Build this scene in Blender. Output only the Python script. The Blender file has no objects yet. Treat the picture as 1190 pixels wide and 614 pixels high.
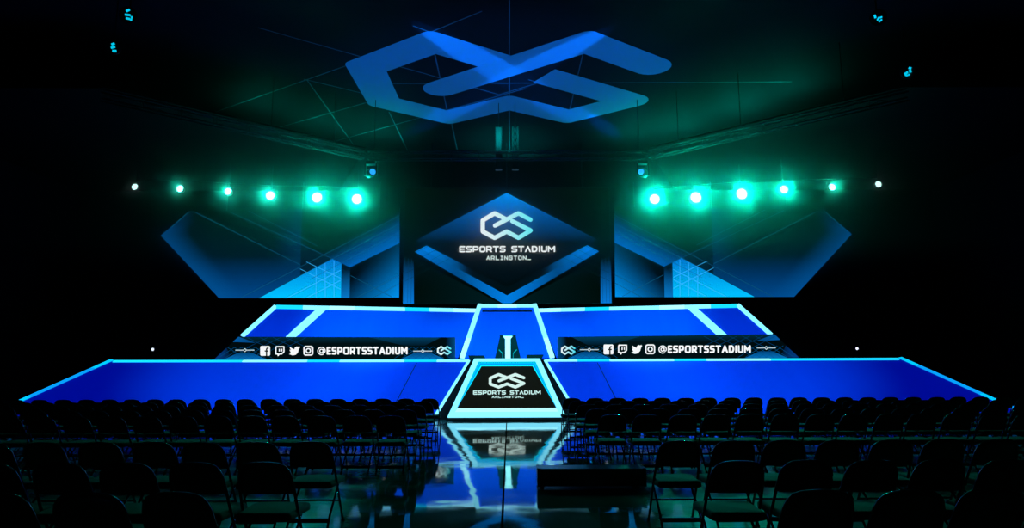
import bpy, math, random
from mathutils import Vector, Matrix
random.seed(7)
scn = bpy.context.scene
COL = scn.collection
PI = math.pi

# ------------------------------------------------------------------ view
scn.view_settings.view_transform = 'Standard'
scn.view_settings.look = 'None'
scn.view_settings.exposure = 0.0
scn.view_settings.gamma = 1.0
scn.view_settings.use_curve_mapping = False
scn.cycles.use_denoising = True
scn.cycles.use_adaptive_sampling = False
scn.cycles.max_bounces = 8
scn.cycles.volume_bounces = 0
scn.cycles.sample_clamp_indirect = 4.0

F = 787.0
TILT = math.atan(119.0 / F)
H = 1.5
CX = 0.07
ROLL = math.radians(-0.17)
YAW = math.radians(-0.27)

cam_d = bpy.data.cameras.new('camera')
cam_d.sensor_fit = 'HORIZONTAL'
cam_d.sensor_width = 36.0
cam_d.lens = F / 1190.0 * 36.0
cam_d.clip_end = 200
cam = bpy.data.objects.new('camera', cam_d)
COL.objects.link(cam)
ROT = Matrix.Rotation(YAW, 3, 'Z') @ Matrix.Rotation(PI / 2 + TILT, 3, 'X') @ Matrix.Rotation(ROLL, 3, 'Z')
cam.matrix_world = Matrix.Translation((CX, 0, H)) @ ROT.to_4x4()
scn.camera = cam

world = bpy.data.worlds.new('world')
scn.world = world
world.use_nodes = True
world.node_tree.nodes['Background'].inputs[0].default_value = (0, 0, 0, 1)
world.node_tree.nodes['Background'].inputs[1].default_value = 0.0

# ---- turning measured directions into places in the hall
def ray(px, py):
    return ROT @ Vector(((px - 595) / F, -(py - 307) / F, -1))
def at_y(px, py, Y):
    d = ray(px, py); t = Y / d.y
    return Vector((CX + d.x * t, Y, H + d.z * t))
def at_z(px, py, Z):
    d = ray(px, py); t = (Z - H) / d.z
    return Vector((CX + d.x * t, d.y * t, Z))
def ray0(h, py):
    v = -(py - 307) / F
    return Vector((h / F, math.cos(TILT) - v * math.sin(TILT), math.sin(TILT) + v * math.cos(TILT)))
def s_y(h, py, Y):
    d = ray0(h, py); t = Y / d.y
    return Vector((d.x * t, Y, H + d.z * t))
def s_z(h, py, Z):
    d = ray0(h, py); t = (Z - H) / d.z
    return Vector((d.x * t, d.y * t, Z))
def s_plane(h, py, p0, n):
    d = ray0(h, py); o = Vector((0, 0, H))
    t = (p0 - o).dot(n) / d.dot(n)
    return o + d * t
AX = 588.4

def lin(r, g, b):
    def c(u):
        u /= 255.0
        return u / 12.92 if u <= 0.04045 else ((u + 0.055) / 1.055) ** 2.4
    return (c(r), c(g), c(b))

# ------------------------------------------------------------------ materials
def mat_pbr(name, col, rough=0.6, metal=0.0, noise=0.0, nscale=8.0, bump=0.0, spec=0.5, emit=None, estr=0.0):
    m = bpy.data.materials.new(name); m.use_nodes = True
    nt = m.node_tree; b = nt.nodes['Principled BSDF']
    b.inputs['Base Color'].default_value = (*col, 1)
    b.inputs['Roughness'].default_value = rough
    b.inputs['Metallic'].default_value = metal
    b.inputs['Specular IOR Level'].default_value = spec
    tc = nt.nodes.new('ShaderNodeTexCoord')
    if noise > 0 or bump > 0:
        nz = nt.nodes.new('ShaderNodeTexNoise'); nz.inputs['Scale'].default_value = nscale
        nz.inputs['Detail'].default_value = 5
        nt.links.new(tc.outputs['Object'], nz.inputs['Vector'])
        if noise > 0:
            mx = nt.nodes.new('ShaderNodeMix'); mx.data_type = 'RGBA'
            mx.inputs['A'].default_value = (*[c * (1 - noise) for c in col], 1)
            mx.inputs['B'].default_value = (*[min(1, c * (1 + noise)) for c in col], 1)
            nt.links.new(nz.outputs['Fac'], mx.inputs['Factor'])
            nt.links.new(mx.outputs['Result'], b.inputs['Base Color'])
        if bump > 0:
            bp = nt.nodes.new('ShaderNodeBump'); bp.inputs['Strength'].default_value = bump
            bp.inputs['Distance'].default_value = 0.01
            nt.links.new(nz.outputs['Fac'], bp.inputs['Height'])
            nt.links.new(bp.outputs['Normal'], b.inputs['Normal'])
    if emit:
        b.inputs['Emission Color'].default_value = (*emit, 1)
        b.inputs['Emission Strength'].default_value = estr
    return m

def mat_emit(name, col, strength=1.0):
    m = bpy.data.materials.new(name); m.use_nodes = True
    nt = m.node_tree
    for n in list(nt.nodes):
        nt.nodes.remove(n)
    o = nt.nodes.new('ShaderNodeOutputMaterial'); e = nt.nodes.new('ShaderNodeEmission')
    e.inputs[0].default_value = (*col, 1); e.inputs[1].default_value = strength
    nt.links.new(e.outputs[0], o.inputs[0])
    return m

def mat_led():
    """LED video tile: shows the picture held in the mesh, on a dull black face"""
    m = bpy.data.materials.new('led_video'); m.use_nodes = True
    nt = m.node_tree; b = nt.nodes['Principled BSDF']
    b.inputs['Base Color'].default_value = (0.001, 0.001, 0.001, 1)
    b.inputs['Roughness'].default_value = 0.7
    b.inputs['Specular IOR Level'].default_value = 0.02
    a = nt.nodes.new('ShaderNodeAttribute'); a.attribute_name = 'Col'
    nt.links.new(a.outputs['Color'], b.inputs['Emission Color'])
    b.inputs['Emission Strength'].default_value = 1.0
    return m

def mat_blue_panel():
    """blue fabric face lit from inside, faint hanging streaks in the cloth"""
    m = bpy.data.materials.new('blue_backlit_fabric'); m.use_nodes = True
    nt = m.node_tree; b = nt.nodes['Principled BSDF']
    tc = nt.nodes.new('ShaderNodeTexCoord'); mp = nt.nodes.new('ShaderNodeMapping')
    mp.inputs['Scale'].default_value = (2.2, 0.25, 0.3)
    nz = nt.nodes.new('ShaderNodeTexNoise'); nz.inputs['Scale'].default_value = 1.0; nz.inputs['Detail'].default_value = 4
    nt.links.new(tc.outputs['Object'], mp.inputs['Vector']); nt.links.new(mp.outputs[0], nz.inputs['Vector'])
    mx = nt.nodes.new('ShaderNodeMix'); mx.data_type = 'RGBA'
    mx.inputs['A'].default_value = (0.008, 0.10, 0.74, 1)
    mx.inputs['B'].default_value = (0.008, 0.13, 0.92, 1)
    nt.links.new(nz.outputs['Fac'], mx.inputs['Factor'])
    nt.links.new(mx.outputs['Result'], b.inputs['Base Color'])
    b.inputs['Roughness'].default_value = 0.8
    b.inputs['Specular IOR Level'].default_value = 0.05
    b.inputs['Emission Color'].default_value = (*lin(0, 8, 145), 1)
    b.inputs['Emission Strength'].default_value = 1.0
    return m

def mat_floor():
    m = bpy.data.materials.new('polished_concrete'); m.use_nodes = True
    nt = m.node_tree; b = nt.nodes['Principled BSDF']
    L = nt.links.new
    tc = nt.nodes.new('ShaderNodeTexCoord')
    n1 = nt.nodes.new('ShaderNodeTexNoise'); n1.inputs['Scale'].default_value = 1.3; n1.inputs['Detail'].default_value = 7
    n1.inputs['Roughness'].default_value = 0.65
    L(tc.outputs['Object'], n1.inputs['Vector'])
    cr = nt.nodes.new('ShaderNodeValToRGB')
    cr.color_ramp.elements[0].position = 0.3; cr.color_ramp.elements[0].color = (0.045, 0.047, 0.045, 1)
    cr.color_ramp.elements[1].position = 0.75; cr.color_ramp.elements[1].color = (0.11, 0.115, 0.11, 1)
    L(n1.outputs['Fac'], cr.inputs[0])
    # saw-cut joint along the middle of the hall
    sx = nt.nodes.new('ShaderNodeSeparateXYZ'); L(tc.outputs['Object'], sx.inputs[0])
    ab = nt.nodes.new('ShaderNodeMath'); ab.operation = 'ABSOLUTE'; L(sx.outputs['X'], ab.inputs[0])
    lt = nt.nodes.new('ShaderNodeMath'); lt.operation = 'LESS_THAN'; L(ab.outputs[0], lt.inputs[0]); lt.inputs[1].default_value = 0.012
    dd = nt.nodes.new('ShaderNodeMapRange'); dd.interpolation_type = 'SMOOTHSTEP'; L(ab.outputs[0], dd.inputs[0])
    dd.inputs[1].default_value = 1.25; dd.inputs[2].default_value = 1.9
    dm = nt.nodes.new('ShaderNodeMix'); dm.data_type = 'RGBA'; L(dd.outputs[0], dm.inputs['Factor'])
    sc_ = nt.nodes.new('ShaderNodeVectorMath'); sc_.operation = 'SCALE'; L(cr.outputs[0], sc_.inputs[0]); sc_.inputs['Scale'].default_value = 3.8  # concrete lightened beside the aisle in place of stronger green light
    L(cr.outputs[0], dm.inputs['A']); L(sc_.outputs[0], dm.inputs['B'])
    mx = nt.nodes.new('ShaderNodeMix'); mx.data_type = 'RGBA'
    L(lt.outputs[0], mx.inputs['Factor']); L(dm.outputs['Result'], mx.inputs['A']); mx.inputs['B'].default_value = (0.01, 0.01, 0.01, 1)
    L(mx.outputs['Result'], b.inputs['Base Color'])
    ro = nt.nodes.new('ShaderNodeMapRange'); L(n1.outputs['Fac'], ro.inputs[0])
    ro.inputs[1].default_value = 0.3; ro.inputs[2].default_value = 0.7
    ro.inputs[3].default_value = 0.02; ro.inputs[4].default_value = 0.07
    radd = nt.nodes.new('ShaderNodeMath'); radd.operation = 'MAXIMUM'
    L(ro.outputs[0], radd.inputs[0])
    lm = nt.nodes.new('ShaderNodeMath'); lm.operation = 'MULTIPLY'; L(lt.outputs[0], lm.inputs[0]); lm.inputs[1].default_value = 0.9
    L(lm.outputs[0], radd.inputs[1])
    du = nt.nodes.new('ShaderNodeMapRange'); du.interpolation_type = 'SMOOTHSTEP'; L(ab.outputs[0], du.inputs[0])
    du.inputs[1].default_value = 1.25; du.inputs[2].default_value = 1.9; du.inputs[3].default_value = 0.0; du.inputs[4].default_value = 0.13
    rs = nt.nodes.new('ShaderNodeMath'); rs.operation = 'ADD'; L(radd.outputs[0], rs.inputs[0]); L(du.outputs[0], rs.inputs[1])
    L(rs.outputs[0], b.inputs['Roughness'])
    sp = nt.nodes.new('ShaderNodeMapRange'); L(lt.outputs[0], sp.inputs[0]); sp.inputs[3].default_value = 0.5; sp.inputs[4].default_value = 0.0
    L(sp.outputs[0], b.inputs['Specular IOR Level'])
    # slow waviness of the slab
    n2 = nt.nodes.new('ShaderNodeTexNoise'); n2.inputs['Scale'].default_value = 0.9; n2.inputs['Detail'].default_value = 2.0
    L(tc.outputs['Object'], n2.inputs['Vector'])
    bp = nt.nodes.new('ShaderNodeBump'); bp.inputs['Strength'].default_value = 0.36; bp.inputs['Distance'].default_value = 0.012
    L(n2.outputs['Fac'], bp.inputs['Height']); L(bp.outputs['Normal'], b.inputs['Normal'])
    return m

M = {}
M['black_metal'] = mat_pbr('black_enamel_metal', (0.012, 0.012, 0.013), 0.32, 0.0, noise=0.2, nscale=30)
M['chair_tube'] = mat_pbr('chair_black_tube', (0.010, 0.010, 0.011), 0.1, 0.0, noise=0.2, nscale=40)
M['vinyl'] = mat_pbr('chair_dark_vinyl', (0.018, 0.02, 0.016), 0.8, 0.0, noise=0.3, nscale=60, bump=0.15)
M['backvinyl'] = mat_pbr('chair_back_black_vinyl', (0.008, 0.008, 0.008), 0.5, 0.0, noise=0.2, nscale=60, bump=0.1)
M['rubber'] = mat_pbr('black_rubber', (0.01, 0.01, 0.01), 0.8)
M['truss'] = mat_pbr('dark_painted_truss', (0.025, 0.026, 0.028), 0.4, 0.3, noise=0.15, nscale=12)
M['alu'] = mat_pbr('bare_aluminium', (0.03, 0.036, 0.038), 0.5, 0.2, noise=0.1, nscale=12)
M['black_cloth'] = mat_pbr('black_paint', (0.006, 0.006, 0.006), 0.9, 0.0, noise=0.2, nscale=5, spec=0.1)
M['wall'] = mat_pbr('black_wall_paint', (0.012, 0.012, 0.012), 0.85, 0.0, noise=0.25, nscale=2, spec=0.2)
M['ceiling'] = mat_pbr('dark_ceiling_board', (0.016, 0.017, 0.018), 0.8, 0.0, noise=0.2, nscale=1.5, spec=0.1)
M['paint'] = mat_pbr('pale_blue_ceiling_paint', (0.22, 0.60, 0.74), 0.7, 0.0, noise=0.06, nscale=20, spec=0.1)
M['line_paint'] = mat_pbr('grey_line_paint', (0.22, 0.25, 0.28), 0.7, spec=0.1)
M['deck'] = mat_pbr('black_stage_deck', (0.003, 0.003, 0.003), 0.7, 0.0, noise=0.3, nscale=6, spec=0.1)
M['glossy_black'] = mat_pbr('glossy_black_laminate', (0.02, 0.022, 0.022), 0.3, 0.0, noise=0.2, nscale=4)
M['panel_black'] = mat_pbr('black_printed_panel', (0.004, 0.004, 0.002), 0.6, 0.0, noise=0.1, nscale=4, spec=0.1, emit=lin(16, 14, 3), estr=1.0)  # faint even emission stands in for light on the black panel
M['blue'] = mat_blue_panel()
M['led'] = mat_led()
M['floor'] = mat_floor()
M['cyan'] = mat_emit('led_strip_cyan', (0.01, 0.8, 1.2), 1.0)
M['pale'] = mat_emit('led_strip_pale', (0.3, 1.15, 1.5), 1.0)
M['white'] = mat_emit('led_strip_white', (0.5, 1.5, 1.9), 1.0)
M['deepcyan'] = mat_emit('led_strip_deep_cyan', (0.0, 0.62, 1.1), 1.0)
M['sky'] = mat_emit('led_strip_sky_blue', (0.002, 0.36, 1.0), 1.0)
M['bevel_blue'] = mat_emit('painted_bevel_glow_blue', (0.0, 0.34, 1.05), 1.0)
M['bevel_edge'] = mat_emit('painted_bevel_glow_edge', (0.0, 1.05, 1.2), 1.0)
M['bevel'] = mat_emit('painted_bevel_glow_cyan', (0.0, 0.58, 1.1), 1.0)
M['podium_light'] = mat_emit('podium_light_white', (0.6, 2.2, 2.3), 1.0)
M['teal_line'] = mat_emit('podium_teal_line', lin(0, 180, 190), 1.0)
M['lens_blue'] = mat_emit('moving_head_lens_blue', lin(40, 150, 255), 1.2)
M['cell'] = mat_emit('led_cell_cyan', lin(0, 200, 235), 1.0)
M['work'] = mat_emit('small_lamp_white', lin(225, 235, 255), 1.2)
M['dot'] = mat_emit('small_indicator_blue', lin(20, 130, 220), 1.0)
M['lamp_hi'] = mat_emit('lamp_lens_bright', (1.15, 7.0, 6.0), 1.0)
M['lamp_mid'] = mat_emit('lamp_lens_medium', (1.1, 4.0, 3.4), 1.0)
M['lamp_lo'] = mat_emit('lamp_lens_low', (0.9, 1.6, 1.5), 1.0)

# ------------------------------------------------------------------ mesh builder
class MB:
    def __init__(s):
        s.v = []; s.f = []; s.m = []; s.c = []; s.hascol = False
    def poly(s, pts, mi=0, cols=None):
        i0 = len(s.v)
        for k, p in enumerate(pts):
            s.v.append(Vector(p)); s.c.append(cols[k] if cols else (0, 0, 0))
        if cols: s.hascol = True
        s.f.append(tuple(range(i0, i0 + len(pts)))); s.m.append(mi)
    def box(s, a, b, mi=0):
        x0, y0, z0 = a; x1, y1, z1 = b
        P = [(x0, y0, z0), (x1, y0, z0), (x1, y1, z0), (x0, y1, z0), (x0, y0, z1), (x1, y0, z1), (x1, y1, z1), (x0, y1, z1)]
        s.hexa(P, mi)
    def hexa(s, P, mi=0):
        i0 = len(s.v)
        for p in P:
            s.v.append(Vector(p)); s.c.append((0, 0, 0))
        for q in ((0, 3, 2, 1), (4, 5, 6, 7), (0, 1, 5, 4), (1, 2, 6, 5), (2, 3, 7, 6), (3, 0, 4, 7)):
            s.f.append(tuple(i0 + k for k in q)); s.m.append(mi)
    def slab(s, front, back, mi=0):
        """closed solid between two outlines with the same number of points"""
        n = len(front); i0 = len(s.v)
        for p in list(front) + list(back):
            s.v.append(Vector(p)); s.c.append((0, 0, 0))
        s.f.append(tuple(range(i0, i0 + n))); s.m.append(mi)
        s.f.append(tuple(reversed(range(i0 + n, i0 + 2 * n)))); s.m.append(mi)
        for k in range(n):
            a, b = i0 + k, i0 + (k + 1) % n
            s.f.append((b, a, a + n, b + n)); s.m.append(mi)
    def tube(s, path, r, n=8, mi=0, closed=False):
        path = [Vector(p) for p in path]; rings = []
        up = None
        for k, p in enumerate(path):
            if k == 0: t = path[1] - p
            elif k == len(path) - 1: t = p - path[k - 1]
            else: t = (path[k + 1] - p).normalized() + (p - path[k - 1]).normalized()
            t.normalize()
            if up is None:
                up = Vector((0, 0, 1)) if abs(t.z) < 0.9 else Vector((1, 0, 0))
            a = t.cross(up)
            if a.length < 1e-5:
                up = Vector((1, 0, 0)) if abs(t.x) < 0.9 else Vector((0, 1, 0)); a = t.cross(up)
            a.normalize(); b = a.cross(t).normalized(); up = b
            ring = []
            for q in range(n):
                an = 2 * PI * q / n
                ring.append(len(s.v)); s.v.append(p + (a * math.cos(an) + b * math.sin(an)) * r); s.c.append((0, 0, 0))
            rings.append(ring)
        for k in range(len(rings) - 1):
            for q in range(n):
                s.f.append((rings[k][q], rings[k][(q + 1) % n], rings[k + 1][(q + 1) % n], rings[k + 1][q])); s.m.append(mi)
        s.f.append(tuple(reversed(rings[0]))); s.m.append(mi)
        s.f.append(tuple(rings[-1])); s.m.append(mi)
    def lathe(s, prof, origin, axis, n=20, mi=0):
        """profile of (radius, distance along axis)"""
        ax = Vector(axis).normalized(); o = Vector(origin)
        u = ax.cross(Vector((0, 0, 1)))
        if u.length < 1e-4: u = Vector((1, 0, 0))
        u.normalize(); w = ax.cross(u)
        rings = []
        for (r, h) in prof:
            ring = []
            for q in range(n):
                an = 2 * PI * q / n
                ring.append(len(s.v)); s.v.append(o + ax * h + (u * math.cos(an) + w * math.sin(an)) * max(r, 1e-4)); s.c.append((0, 0, 0))
            rings.append(ring)
        for k in range(len(rings) - 1):
            for q in range(n):
                s.f.append((rings[k][q], rings[k][(q + 1) % n], rings[k + 1][(q + 1) % n], rings[k + 1][q])); s.m.append(mi)
        s.f.append(tuple(reversed(rings[0]))); s.m.append(mi)
        s.f.append(tuple(rings[-1])); s.m.append(mi)
    def bar(s, p, q, w, n, th, mi=0, trim=0.0):
        """flat bar from p to q, width w in the plane whose normal is n, thickness th standing out along n"""
        p = Vector(p); q = Vector(q); n = Vector(n).normalized()
        t = (q - p).normalized(); sd = n.cross(t) * (w / 2)
        P = [p - sd, q - sd, q + sd, p + sd]
        s.hexa([x - n * 0.004 for x in P] + [x + n * th for x in P], mi)
    def build(s, name, mats, parent=None, smooth=False, bevel=0.0):
        me = bpy.data.meshes.new(name)
        off = Vector(parent.location) if parent and parent.parent is None else (Vector(parent.get('_base', (0, 0, 0))) if parent else Vector((0, 0, 0)))
        me.from_pydata([tuple(v - off) for v in s.v], [], s.f)
        if not isinstance(mats, (list, tuple)): mats = [mats]
        for m in mats: me.materials.append(m)
        for k, p in enumerate(me.polygons):
            p.material_index = s.m[k]
            p.use_smooth = smooth
        if s.hascol:
            at = me.color_attributes.new('Col', 'FLOAT_COLOR', 'POINT')
            for k, c in enumerate(s.c):
                at.data[k].color = (c[0], c[1], c[2], 1)
        me.update()
        o = bpy.data.objects.new(name, me); COL.objects.link(o)
        if parent:
            o.parent = parent
        if bevel > 0:
            md = o.modifiers.new('bevel', 'BEVEL'); md.width = bevel; md.segments = 2; md.limit_method = 'ANGLE'
        return o

def thing(name, label, cat, loc=(0, 0, 0), group=None):
    o = bpy.data.objects.new(name, None); COL.objects.link(o)
    o.location = loc; o['label'] = label; o['category'] = cat
    o.empty_display_size = 0.1
    if group: o['group'] = group
    return o
def tag(o, label, cat, group=None):
    o['label'] = label; o['category'] = cat
    if group: o['group'] = group
    return o
def struct(name, mb, mats):
    o = mb.build(name, mats); o['kind'] = 'structure'
    return o
def copy_tree(root, loc, rot=None, scale=None):
    r = root.copy(); COL.objects.link(r); r.location = loc
    if rot is not None: r.rotation_euler = rot
    if scale is not None: r.scale = (scale,) * 3
    for ch in list(root.children):
        c = ch.copy(); COL.objects.link(c); c.parent = r
        for g in list(ch.children):
            d = g.copy(); COL.objects.link(d); d.parent = c
    return r

# ------------------------------------------------------------------ flat drawing on LED faces (in measured units, mapped onto the face)
class Draw:
    def __init__(s, mapf, layer=0.004):
        s.mb = MB(); s.map = mapf; s.k = 0; s.dz = layer
    def up(s): s.k += 1
    def P(s, p): 
        v = s.map(p[0], p[1]); return Vector((v.x, v.y - s.dz * s.k, v.z))
    def fill(s, pts, colf, cuts=0):
        """filled convex outline; colf a colour or a function of place"""
        cf0 = colf if callable(colf) else (lambda x, y: colf)
        def cf(x, y):
            c = cf0(x, y)
            return (c[0] * .12, c[1], c[2]) if c[0] < .5 * c[2] else c
        tris = [(pts[0], pts[i], pts[i + 1]) for i in range(1, len(pts) - 1)]
        for _ in range(cuts):
            nt = []
            for a, b, c in tris:
                ab = ((a[0] + b[0]) / 2, (a[1] + b[1]) / 2); bc = ((b[0] + c[0]) / 2, (b[1] + c[1]) / 2); ca = ((c[0] + a[0]) / 2, (c[1] + a[1]) / 2)
                nt += [(a, ab, ca), (ab, b, bc), (ca, bc, c), (ab, bc, ca)]
            tris = nt
        for t in tris:
            s.mb.poly([s.P(p) for p in t], 0, [cf(*p) for p in t])
        s.k += .2   # later shapes lie just in front of earlier ones
    def stroke(s, pts, w, colf, ends=True):
        cf = colf if callable(colf) else (lambda x, y: colf)
        for i in range(len(pts) - 1):
            (x0, y0), (x1, y1) = pts[i], pts[i + 1]
            dx, dy = x1 - x0, y1 - y0; L = math.hypot(dx, dy)
            if L < 1e-6: continue
            nx, ny = -dy / L * w / 2, dx / L * w / 2
            q = [(x0 - nx, y0 - ny), (x1 - nx, y1 - ny), (x1 + nx, y1 + ny), (x0 + nx, y0 + ny)]
            s.mb.poly([s.P(p) for p in q], 0, [cf(*p) for p in q])
        for i, p in enumerate(pts):
            if (i in (0, len(pts) - 1)) and not ends: continue
            q = [(p[0] + w / 2 * math.cos(a * PI / 5), p[1] + w / 2 * math.sin(a * PI / 5)) for a in range(10)]
            s.mb.poly([s.P(x) for x in q], 0, [cf(*x) for x in q])

def arc(cx, cy, rx, ry, a0, a1, n=8):
    return [(cx + rx * math.cos(math.radians(a0 + (a1 - a0) * k / n)), cy + ry * math.sin(math.radians(a0 + (a1 - a0) * k / n))) for k in range(n + 1)]
def lerpc(a, b, t):
    t = max(0.0, min(1.0, t))
    return tuple(a[i] + (b[i] - a[i]) * t for i in range(3))
def grad(x0, y0, c0, x1, y1, c1, pw=1.0):
    """colour running from c0 at one point to c1 at another"""
    dx, dy = x1 - x0, y1 - y0; LL = dx * dx + dy * dy
    def f(x, y):
        t = ((x - x0) * dx + (y - y0) * dy) / LL
        t = max(0.0, min(1.0, t)) ** pw
        return lerpc(c0, c1, t)
    return f

# letter strokes on a 0..1 box, y up
GLYPH = {
 'E': [[(1, 0), (0, 0), (0, 1), (1, 1)], [(0, .5), (.88, .5)]],
 'S': [[(1, 1), (.2, 1), (.03, .93), (0, .76), (.05, .58), (.22, .5), (.8, .5), (.96, .42), (1, .25), (.95, .08), (.8, 0), (0, 0)]],
 'P': [[(0, 0), (0, 1), (.75, 1), (.94, .93), (1, .7), (.94, .45), (.75, .38), (.1, .38)]],
 'O': [[(.22, 0), (.78, 0), (.95, .08), (1, .26), (1, .74), (.95, .92), (.78, 1), (.22, 1), (.05, .92), (0, .74), (0, .26), (.05, .08), (.22, 0)]],
 'R': [[(0, 0), (0, 1), (.75, 1), (.94, .93), (1, .7), (.94, .45), (.75, .38), (.1, .38)], [(.55, .38), (1, 0)]],
 'T': [[(0, 1), (1, 1)], [(.5, 1), (.5, 0)]],
 'V': [[(0, 0), (.5, 1), (1, 0)]],
 'A': [[(0, 0), (.5, 1), (1, 0)], [(.2, .3), (.8, .3)]],
 'D': [[(0, 0), (0, 1), (.6, 1), (.88, .86), (1, .5), (.88, .14), (.6, 0), (0, 0)]],
 'I': [[(.5, 0), (.5, 1)]],
 'U': [[(0, 1), (0, .26), (.06, .08), (.24, 0), (.76, 0), (.94, .08), (1, .26), (1, 1)]],
 'M': [[(0, 0), (0, 1), (.5, .35), (1, 1), (1, 0)]],
 'L': [[(0, 1), (0, 0), (1, 0)]],
 'N': [[(0, 0), (0, 1), (1, 0), (1, 1)]],
 'G': [[(1, .86), (.85, 1), (.2, 1), (.04, .9), (0, .74), (0, .26), (.04, .1), (.2, 0), (.8, 0), (.96, .1), (1, .25), (1, .5), (.55, .5)]],
 '_': [[(0, 0), (1, 0)]],
 'i': [[(.1, 1), (.9, 1)], [(.5, 1), (.5, 0)], [(.1, 0), (.9, 0)]],
}
def write(dr, text, x0, x1, ytop, ybot, w, colf, gap=0.34, widths=None, slope=0.0, alt=None):
    """stroke lettering spread between x0 and x1"""
    wd = {'I': 0.12, ' ': 0.55, 'M': 1.12, 'T': 0.9, '_': 0.7}
    if widths: wd.update(widths)
    ws = [wd.get(c, 0.86) for c in text]
    total = sum(ws) + gap * (len(text) - 1)
    u = (x1 - x0 - w) / total
    x = x0 + w / 2
    yb, yt = ybot - w / 2, ytop + w / 2
    for c, cw in zip(text, ws):
        if c != ' ':
            g = (alt or {}).get(c, c)
            for pl in GLYPH[g]:
                dr.stroke([(x + px * cw * u, (yb + (yt - yb) * py) + slope * (x - x0)) for px, py in pl], w, colf)
        x += (cw + gap) * u

LOGO1 = [(86, 21), (42.5, 44.5), (-42, 0)]
LOGO2 = [(0, 22), (-43.5, 44.5), (-86.5, 19), (-86.5, -21.5), (-43.5, -44.5), (0, -21.5), (42.5, -44.5), (86.5, -18), (20, 16)]
def logo(dr, cx, cy, w, h, colf, th=16.0):
    sx = w / (173.0 + th); sy = h / (89.0 + th)
    for path in (LOGO2, LOGO1):
        dr.stroke([(cx + x * sx, cy - y * sy) for x, y in path], th * (sx + sy) / 2, colf)

# ================================================================== THE SETTING
YB = 29.4; XW = 19.0; ZC = 11.0
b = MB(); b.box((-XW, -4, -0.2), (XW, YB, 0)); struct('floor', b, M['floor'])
b = MB(); b.box((-XW, -4, ZC), (XW, YB, ZC + 0.2)); struct('ceiling', b, M['ceiling'])
b = MB(); b.box((-XW, YB, -0.2), (XW, YB + 0.2, ZC + 0.2)); struct('wall_back', b, M['wall'])
b = MB(); b.box((-XW, -4.2, -0.2), (XW, -4, ZC + 0.2)); struct('wall_front', b, M['wall'])
b = MB(); b.box((-XW - 0.2, -4.2, -0.2), (-XW, YB + 0.2, ZC + 0.2)); struct('wall_left', b, M['wall'])
b = MB(); b.box((XW, -4.2, -0.2), (XW + 0.2, YB + 0.2, ZC + 0.2)); struct('wall_right', b, M['wall'])

# truss plan (used for the dropped black soffits beside it too)
ZT = 8.9
TA = s_z(163.5, 181, ZT); TB = s_z(349, 138, ZT)
TD = (TB - TA)
TE = TA + TD * 1.5
for sgn, nm in ((-1, 'ceiling_left'), (1, 'ceiling_right')):
    b = MB()
    plan = [(TA.x + .1, TA.y + .35), (TE.x + .1, TE.y + .35), (XW - 0.02, TE.y + 0.35), (XW - 0.02, YB - 0.02), (TA.x + 2.5, YB - 0.02)]
    plan = [(sgn * x, y) for x, y in plan]
    if sgn < 0: plan.reverse()
    b.slab([(x, y, ZT + .42) for x, y in plan], [(x, y, ZT + 0.36) for x, y in plan])
    struct(nm, b, M['black_cloth'])

# thin pale joint lines on the ceiling
b = MB()
for (xa, ya, xb, yb) in ((248, 131, 406, 75), (356.5, 92.6, 417, 177), (315, 150.7, 434, 117), (372, 169, 610, 103), (452, 130, 474.6, 177),
                         (525, 144, 532, 177), (505, 61.6, 520, 130), (462, 76.6, 580, 110), (592, 0, 592, 177), (420, 97.5, 920, 95),
                         (300, 32, 420, 66), (353, 92, 424, 109), (480, 30, 500, 37.4), (500, 37.4, 560, 13), (678, 60, 662, 128), (614, 92.6, 640, 100), (580, 110, 640, 92)):
    p = at_z(xa, ya, ZC); q = at_z(xb, yb, ZC)
    b.bar(p, q, 0.035, (0, 0, -1), 0.006)
struct('trim_1', b, M['line_paint'])

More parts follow.
